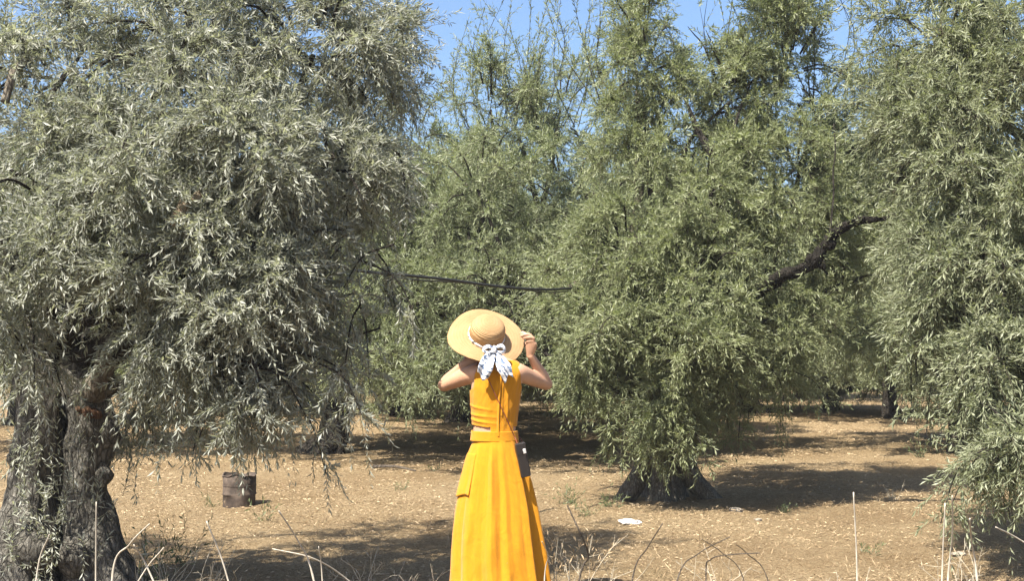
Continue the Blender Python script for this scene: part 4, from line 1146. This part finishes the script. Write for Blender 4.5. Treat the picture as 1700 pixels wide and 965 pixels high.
c = ramp(t, nd(t, 'ShaderNodeSeparateColor').outputs[0] if False else g1.outputs['Distance'], [(.0, (.80, .79, .74)), (.42, (.78, .77, .72)), (.5, (.60, .42, .16)), (.6, (.05, .045, .05))])
sc_ = nd(t, 'ShaderNodeSeparateColor'); t.links.new(g1.outputs['Color'], sc_.inputs[0])
c = ramp(t, sc_.outputs[0], [(.0, (.06, .05, .05)), (.22, (.06, .05, .05)), (.26, (.60, .43, .17)), (.38, (.60, .43, .17)), (.42, (.62, .61, .58)), (1, (.64, .63, .6))])
t.links.new(c, b.inputs['Base Color']); b.inputs['Roughness'].default_value = .6; M['scarf_band'] = m

hat = empty('straw_hat', PO + HC, 'wide brimmed straw hat with a white and blue scarf tied in a bow', 'hat')
e1 = norm(np.array([1.0, 0, 0]) - HN * HN[0]); e2 = np.cross(HN, e1)
HR = np.stack([e1, e2, HN], 1)                # hat axes as columns
hat.rotation_euler = Matrix(HR.tolist()).to_euler()
def toh(w): return (np.asarray(w) - HC) @ HR  # person-local -> hat-local
def brim_h(r, th):
    q = (r - .098) / .118
    return q ** 1.5 * (.016 * np.sin(2 * th - 1.0) + .010 * np.sin(3 * th + 1.2) - .006) - .010 * np.clip(q - .75, 0, 1) * 2 + .05 * np.clip(.12 - q, 0, 1) ** 2
thh = np.linspace(0, 2 * np.pi, 160, endpoint=False)
def revolve(prof):
    V = np.concatenate([np.stack([r * np.cos(thh), r * np.sin(thh), np.broadcast_to(z, thh.shape)], -1) for r, z in prof])
    n, s = len(prof), 160
    i = np.arange(n - 1)[:, None] * s; j = np.arange(s)[None]; j2 = (j + 1) % s
    return V, np.stack([i + j, i + j2, i + s + j2, i + s + j], -1).reshape(-1, 4)
out = 1 + .035 * np.sin(2 * thh + .4) + .02 * np.sin(3 * thh + 2)
mb = MB(); mb.add(*revolve([(r * (1 + (out - 1) * (r - .09) / .13), brim_h(r, thh)) for r in np.linspace(.090, .214, 36)])); bo = mb.build('brim', M['straw'], hat)
sd = bo.modifiers.new('thick', 'SOLIDIFY'); sd.thickness = .003
cp = spline(np.array([[.0985, -.004], [.100, .018], [.0995, .045], [.095, .072], [.083, .096], [.061, .113], [.032, .121], [.0005, .1225]]), 60)
mb = MB(); mb.add(*revolve([(r * (1 + .01 * np.sin(2 * thh + 1)), z) for r, z in cp])); co = mb.build('crown', M['straw'], hat)
sd = co.modifiers.new('thick', 'SOLIDIFY'); sd.thickness = .003
scarf = empty('scarf', (0, 0, 0), None, None); scarf.parent = hat
mb = MB(); mb.add(*revolve([(.1015 + a + .0012 * np.sin(23 * thh + 40 * z), z + .002 * np.sin(5 * thh)) for a, z in [(0, .002), (.003, .0035), (.0042, .009), (.004, .014), (.0025, .0185), (-.001, .020)]])); mb.build('band', M['scarf_band'], scarf)
def ribbon(name, pts, wid, dep, seed, fold=.010, nf=2.2):
    """pts: (px,py,y) centre line, wid px; pleated across"""
    n, s = 46, 26
    C = spline(np.array([Lc(*p) for p in pts]), n); w = np.interp(np.linspace(0, 1, n), np.linspace(0, 1, len(wid)), np.array(wid) / 297.0)
    T = norm(np.gradient(C, axis=0)); sd_ = norm(np.cross(T, [0, 1.0, 0])); ou = np.cross(sd_, T)
    u = np.linspace(-1, 1, s)
    tt = np.linspace(0, 1, n)[:, None]
    bend = dep * np.sin(u * np.pi * nf * .5 + seed + 2.2 * tt) * (1 + .3 * u) + fold * .5 * fbm(np.stack([u * 2 + 0 * tt, 5 * tt + 0 * u, 0 * u + 0 * tt + seed], -1), 3, seed)
    end = np.where(tt > .9, (tt - .9) * 10, 0) * .018 * np.sin(u * 2.5 + seed)
    X = C[:, None] + sd_[:, None] * (u * w[:, None] / 2)[..., None] + ou[:, None] * bend[..., None] + T[:, None] * end[..., None]
    mb = MB(); i = np.arange(n - 1)[:, None] * s; j = np.arange(s - 1)[None]
    mb.add(toh(X.reshape(-1, 3)), np.stack([i + j, i + j + 1, i + s + j + 1, i + s + j], -1).reshape(-1, 4))
    o = mb.build(name, M['scarf'], scarf); k = o.modifiers.new('thick', 'SOLIDIFY'); k.thickness = .002; k.offset = 0
    return o
ribbon('tail', [(818, 583, -.085), (811, 597, -.125), (806, 611, -.158), (801, 626, -.150)], [9, 20, 24, 19], .009, 1)
ribbon('tail', [(822, 583, -.085), (829, 597, -.125), (837, 611, -.158), (844, 629, -.148)], [9, 18, 23, 16], .009, 4)
for (pts, w_) in [([(820, 580, -.085), (813, 576, -.105), (805, 578, -.100), (804, 584, -.098), (811, 586, -.104), (819, 583, -.095)], 6), ([(821, 580, -.085), (829, 575, -.108), (836, 577, -.100), (837, 584, -.096), (830, 586, -.106), (822, 583, -.095)], 6)]:
    mb = MB(); q = [toh(Lc(*p)) for p in pts]; mb.add(*tube(q, [.007, .012, .014, .013, .011, .007], 16, 40, flat=[.006, .007, .008, .007, .007, .006], disp=gnarl(4, .16, 5, .1))); mb.build('bow_loop', M['scarf'], scarf)
mb = MB(); mb.add(*tube([toh(Lc(820, 576, -.085)), toh(Lc(820.5, 581, -.110)), toh(Lc(820, 588, -.100))], [.009, .013, .009], 18, 20, disp=gnarl(9, .15, 5, .12))); mb.build('knot', M['scarf'], scarf)

# ------------------------------------------------------------------ bag on a thin strap
m, t, b = mat_new('bag_leather'); b.inputs['Base Color'].default_value = (.018, .014, .012, 1); b.inputs['Roughness'].default_value = .5; bump(t, b, noise(t, coords(t), 180, 3), .3, .002); M['leather'] = m
m, t, b = mat_new('strap_leather'); b.inputs['Base Color'].default_value = (.16, .035, .018, 1); b.inputs['Roughness'].default_value = .55; M['strap'] = m
m, t, b = mat_new('tag_card'); v = coords(t, 'Object', (1, 1, 1)); w = nd(t, 'ShaderNodeTexWave', wave_type='BANDS', bands_direction='Z', i_Scale=60.0); t.links.new(v, w.inputs['Vector'])
t.links.new(ramp(t, w.outputs['Fac'], [(.25, (.25, .24, .22)), (.45, (.72, .70, .66))]), b.inputs['Base Color']); M['tag'] = m
BC = Lc(868, 763, -.115)
bag = empty('crossbody_bag', PO + BC, 'slim black bag hanging at the right hip on a thin dark red strap', 'bag')
bag.rotation_euler = (R(5), R(-12), R(14))
BM_ = np.array(bag.rotation_euler.to_matrix())
def tob(w): return (np.asarray(w) - BC) @ BM_
def bbox(name, c, s, bev, mat, par):
    bm = bmesh.new(); bmesh.ops.create_cube(bm, size=1)
    for v_ in bm.verts: v_.co = Vector((c[0] + v_.co.x * s[0], c[1] + v_.co.y * s[1], c[2] + v_.co.z * s[2]))
    bmesh.ops.bevel(bm, geom=bm.edges[:], offset=bev, segments=3, affect='EDGES')
    me = bpy.data.meshes.new(name); bm.to_mesh(me); bm.free(); me.materials.append(mat)
    for p_ in me.polygons: p_.use_smooth = p_.area < 4e-5
    o = bpy.data.objects.new(name, me); COL.objects.link(o); o.parent = par
    return o
bbox('body', (0, 0, -.004), (.055, .024, .190), .004, M['leather'], bag)
bbox('flap', (0, -.0015, .060), (.0565, .0245, .064), .003, M['leather'], bag)
bbox('tag', (.012, -.024, .047), (.016, .003, .026), .001, M['tag'], bag)
SP = [(792, 606), (800, 615), (809, 627), (822, 655), (836, 685), (846, 707), (855, 727), (859, 737)]
pts = []
for k, (a, b_) in enumerate(SP):
    q = Lc(a, b_, -.10)
    cx, cy, rx, ry = [float(x) for x in tor(min(max(q[2], .93), 1.40))]
    yb = cy - (ry + .022) * math.sqrt(max(.05, 1 - ((q[0] - cx) / (rx + .02)) ** 2))
    pts.append(Lc(a, b_, min(yb, -.03) if k < 7 else -.118))
fr = [np.array([-.085, .02, 1.43]), np.array([-.06, .085, 1.36]), np.array([.03, .118, 1.2]), np.array([.10, .105, 1.04]), np.array([.16, .05, .94]), Lc(866, 737, -.06), Lc(866, 738, -.105)]
for nm, pp in (('strap', pts), ('strap', [pts[0]] + fr)):
    mb = MB(); mb.add(*tube([tob(x) for x in pp], [.0023] * len(pp), 8, 90, disp=lambda th, t, C: 1 + .25 * np.sin(240 * t + th))); mb.build(nm, M['strap'], bag)


# ------------------------------------------------------------------ thin scattering volume, added to lift dark tones and lower contrast
hb = bpy.data.meshes.new('added_haze'); bm = bmesh.new(); bmesh.ops.create_cube(bm, size=1)
for v_ in bm.verts: v_.co = Vector((v_.co.x * 180, v_.co.y * 130 + 30, v_.co.z * 9.5 + 3.25))
bm.to_mesh(hb); bm.free()
ho = bpy.data.objects.new('added_haze', hb); COL.objects.link(ho); ho['kind'] = 'stuff'; ho['label'] = 'thin scattering veil added over the grove to lift its dark tones'
m = bpy.data.materials.new('added_haze'); m.use_nodes = True; t = m.node_tree; t.nodes.clear()
vo = t.nodes.new('ShaderNodeVolumePrincipled'); vo.inputs['Color'].default_value = (.93, .95, .97, 1); vo.inputs['Density'].default_value = .0009; vo.inputs['Anisotropy'].default_value = .2
ou = t.nodes.new('ShaderNodeOutputMaterial'); t.links.new(vo.outputs[0], ou.inputs['Volume']); hb.materials.append(m)
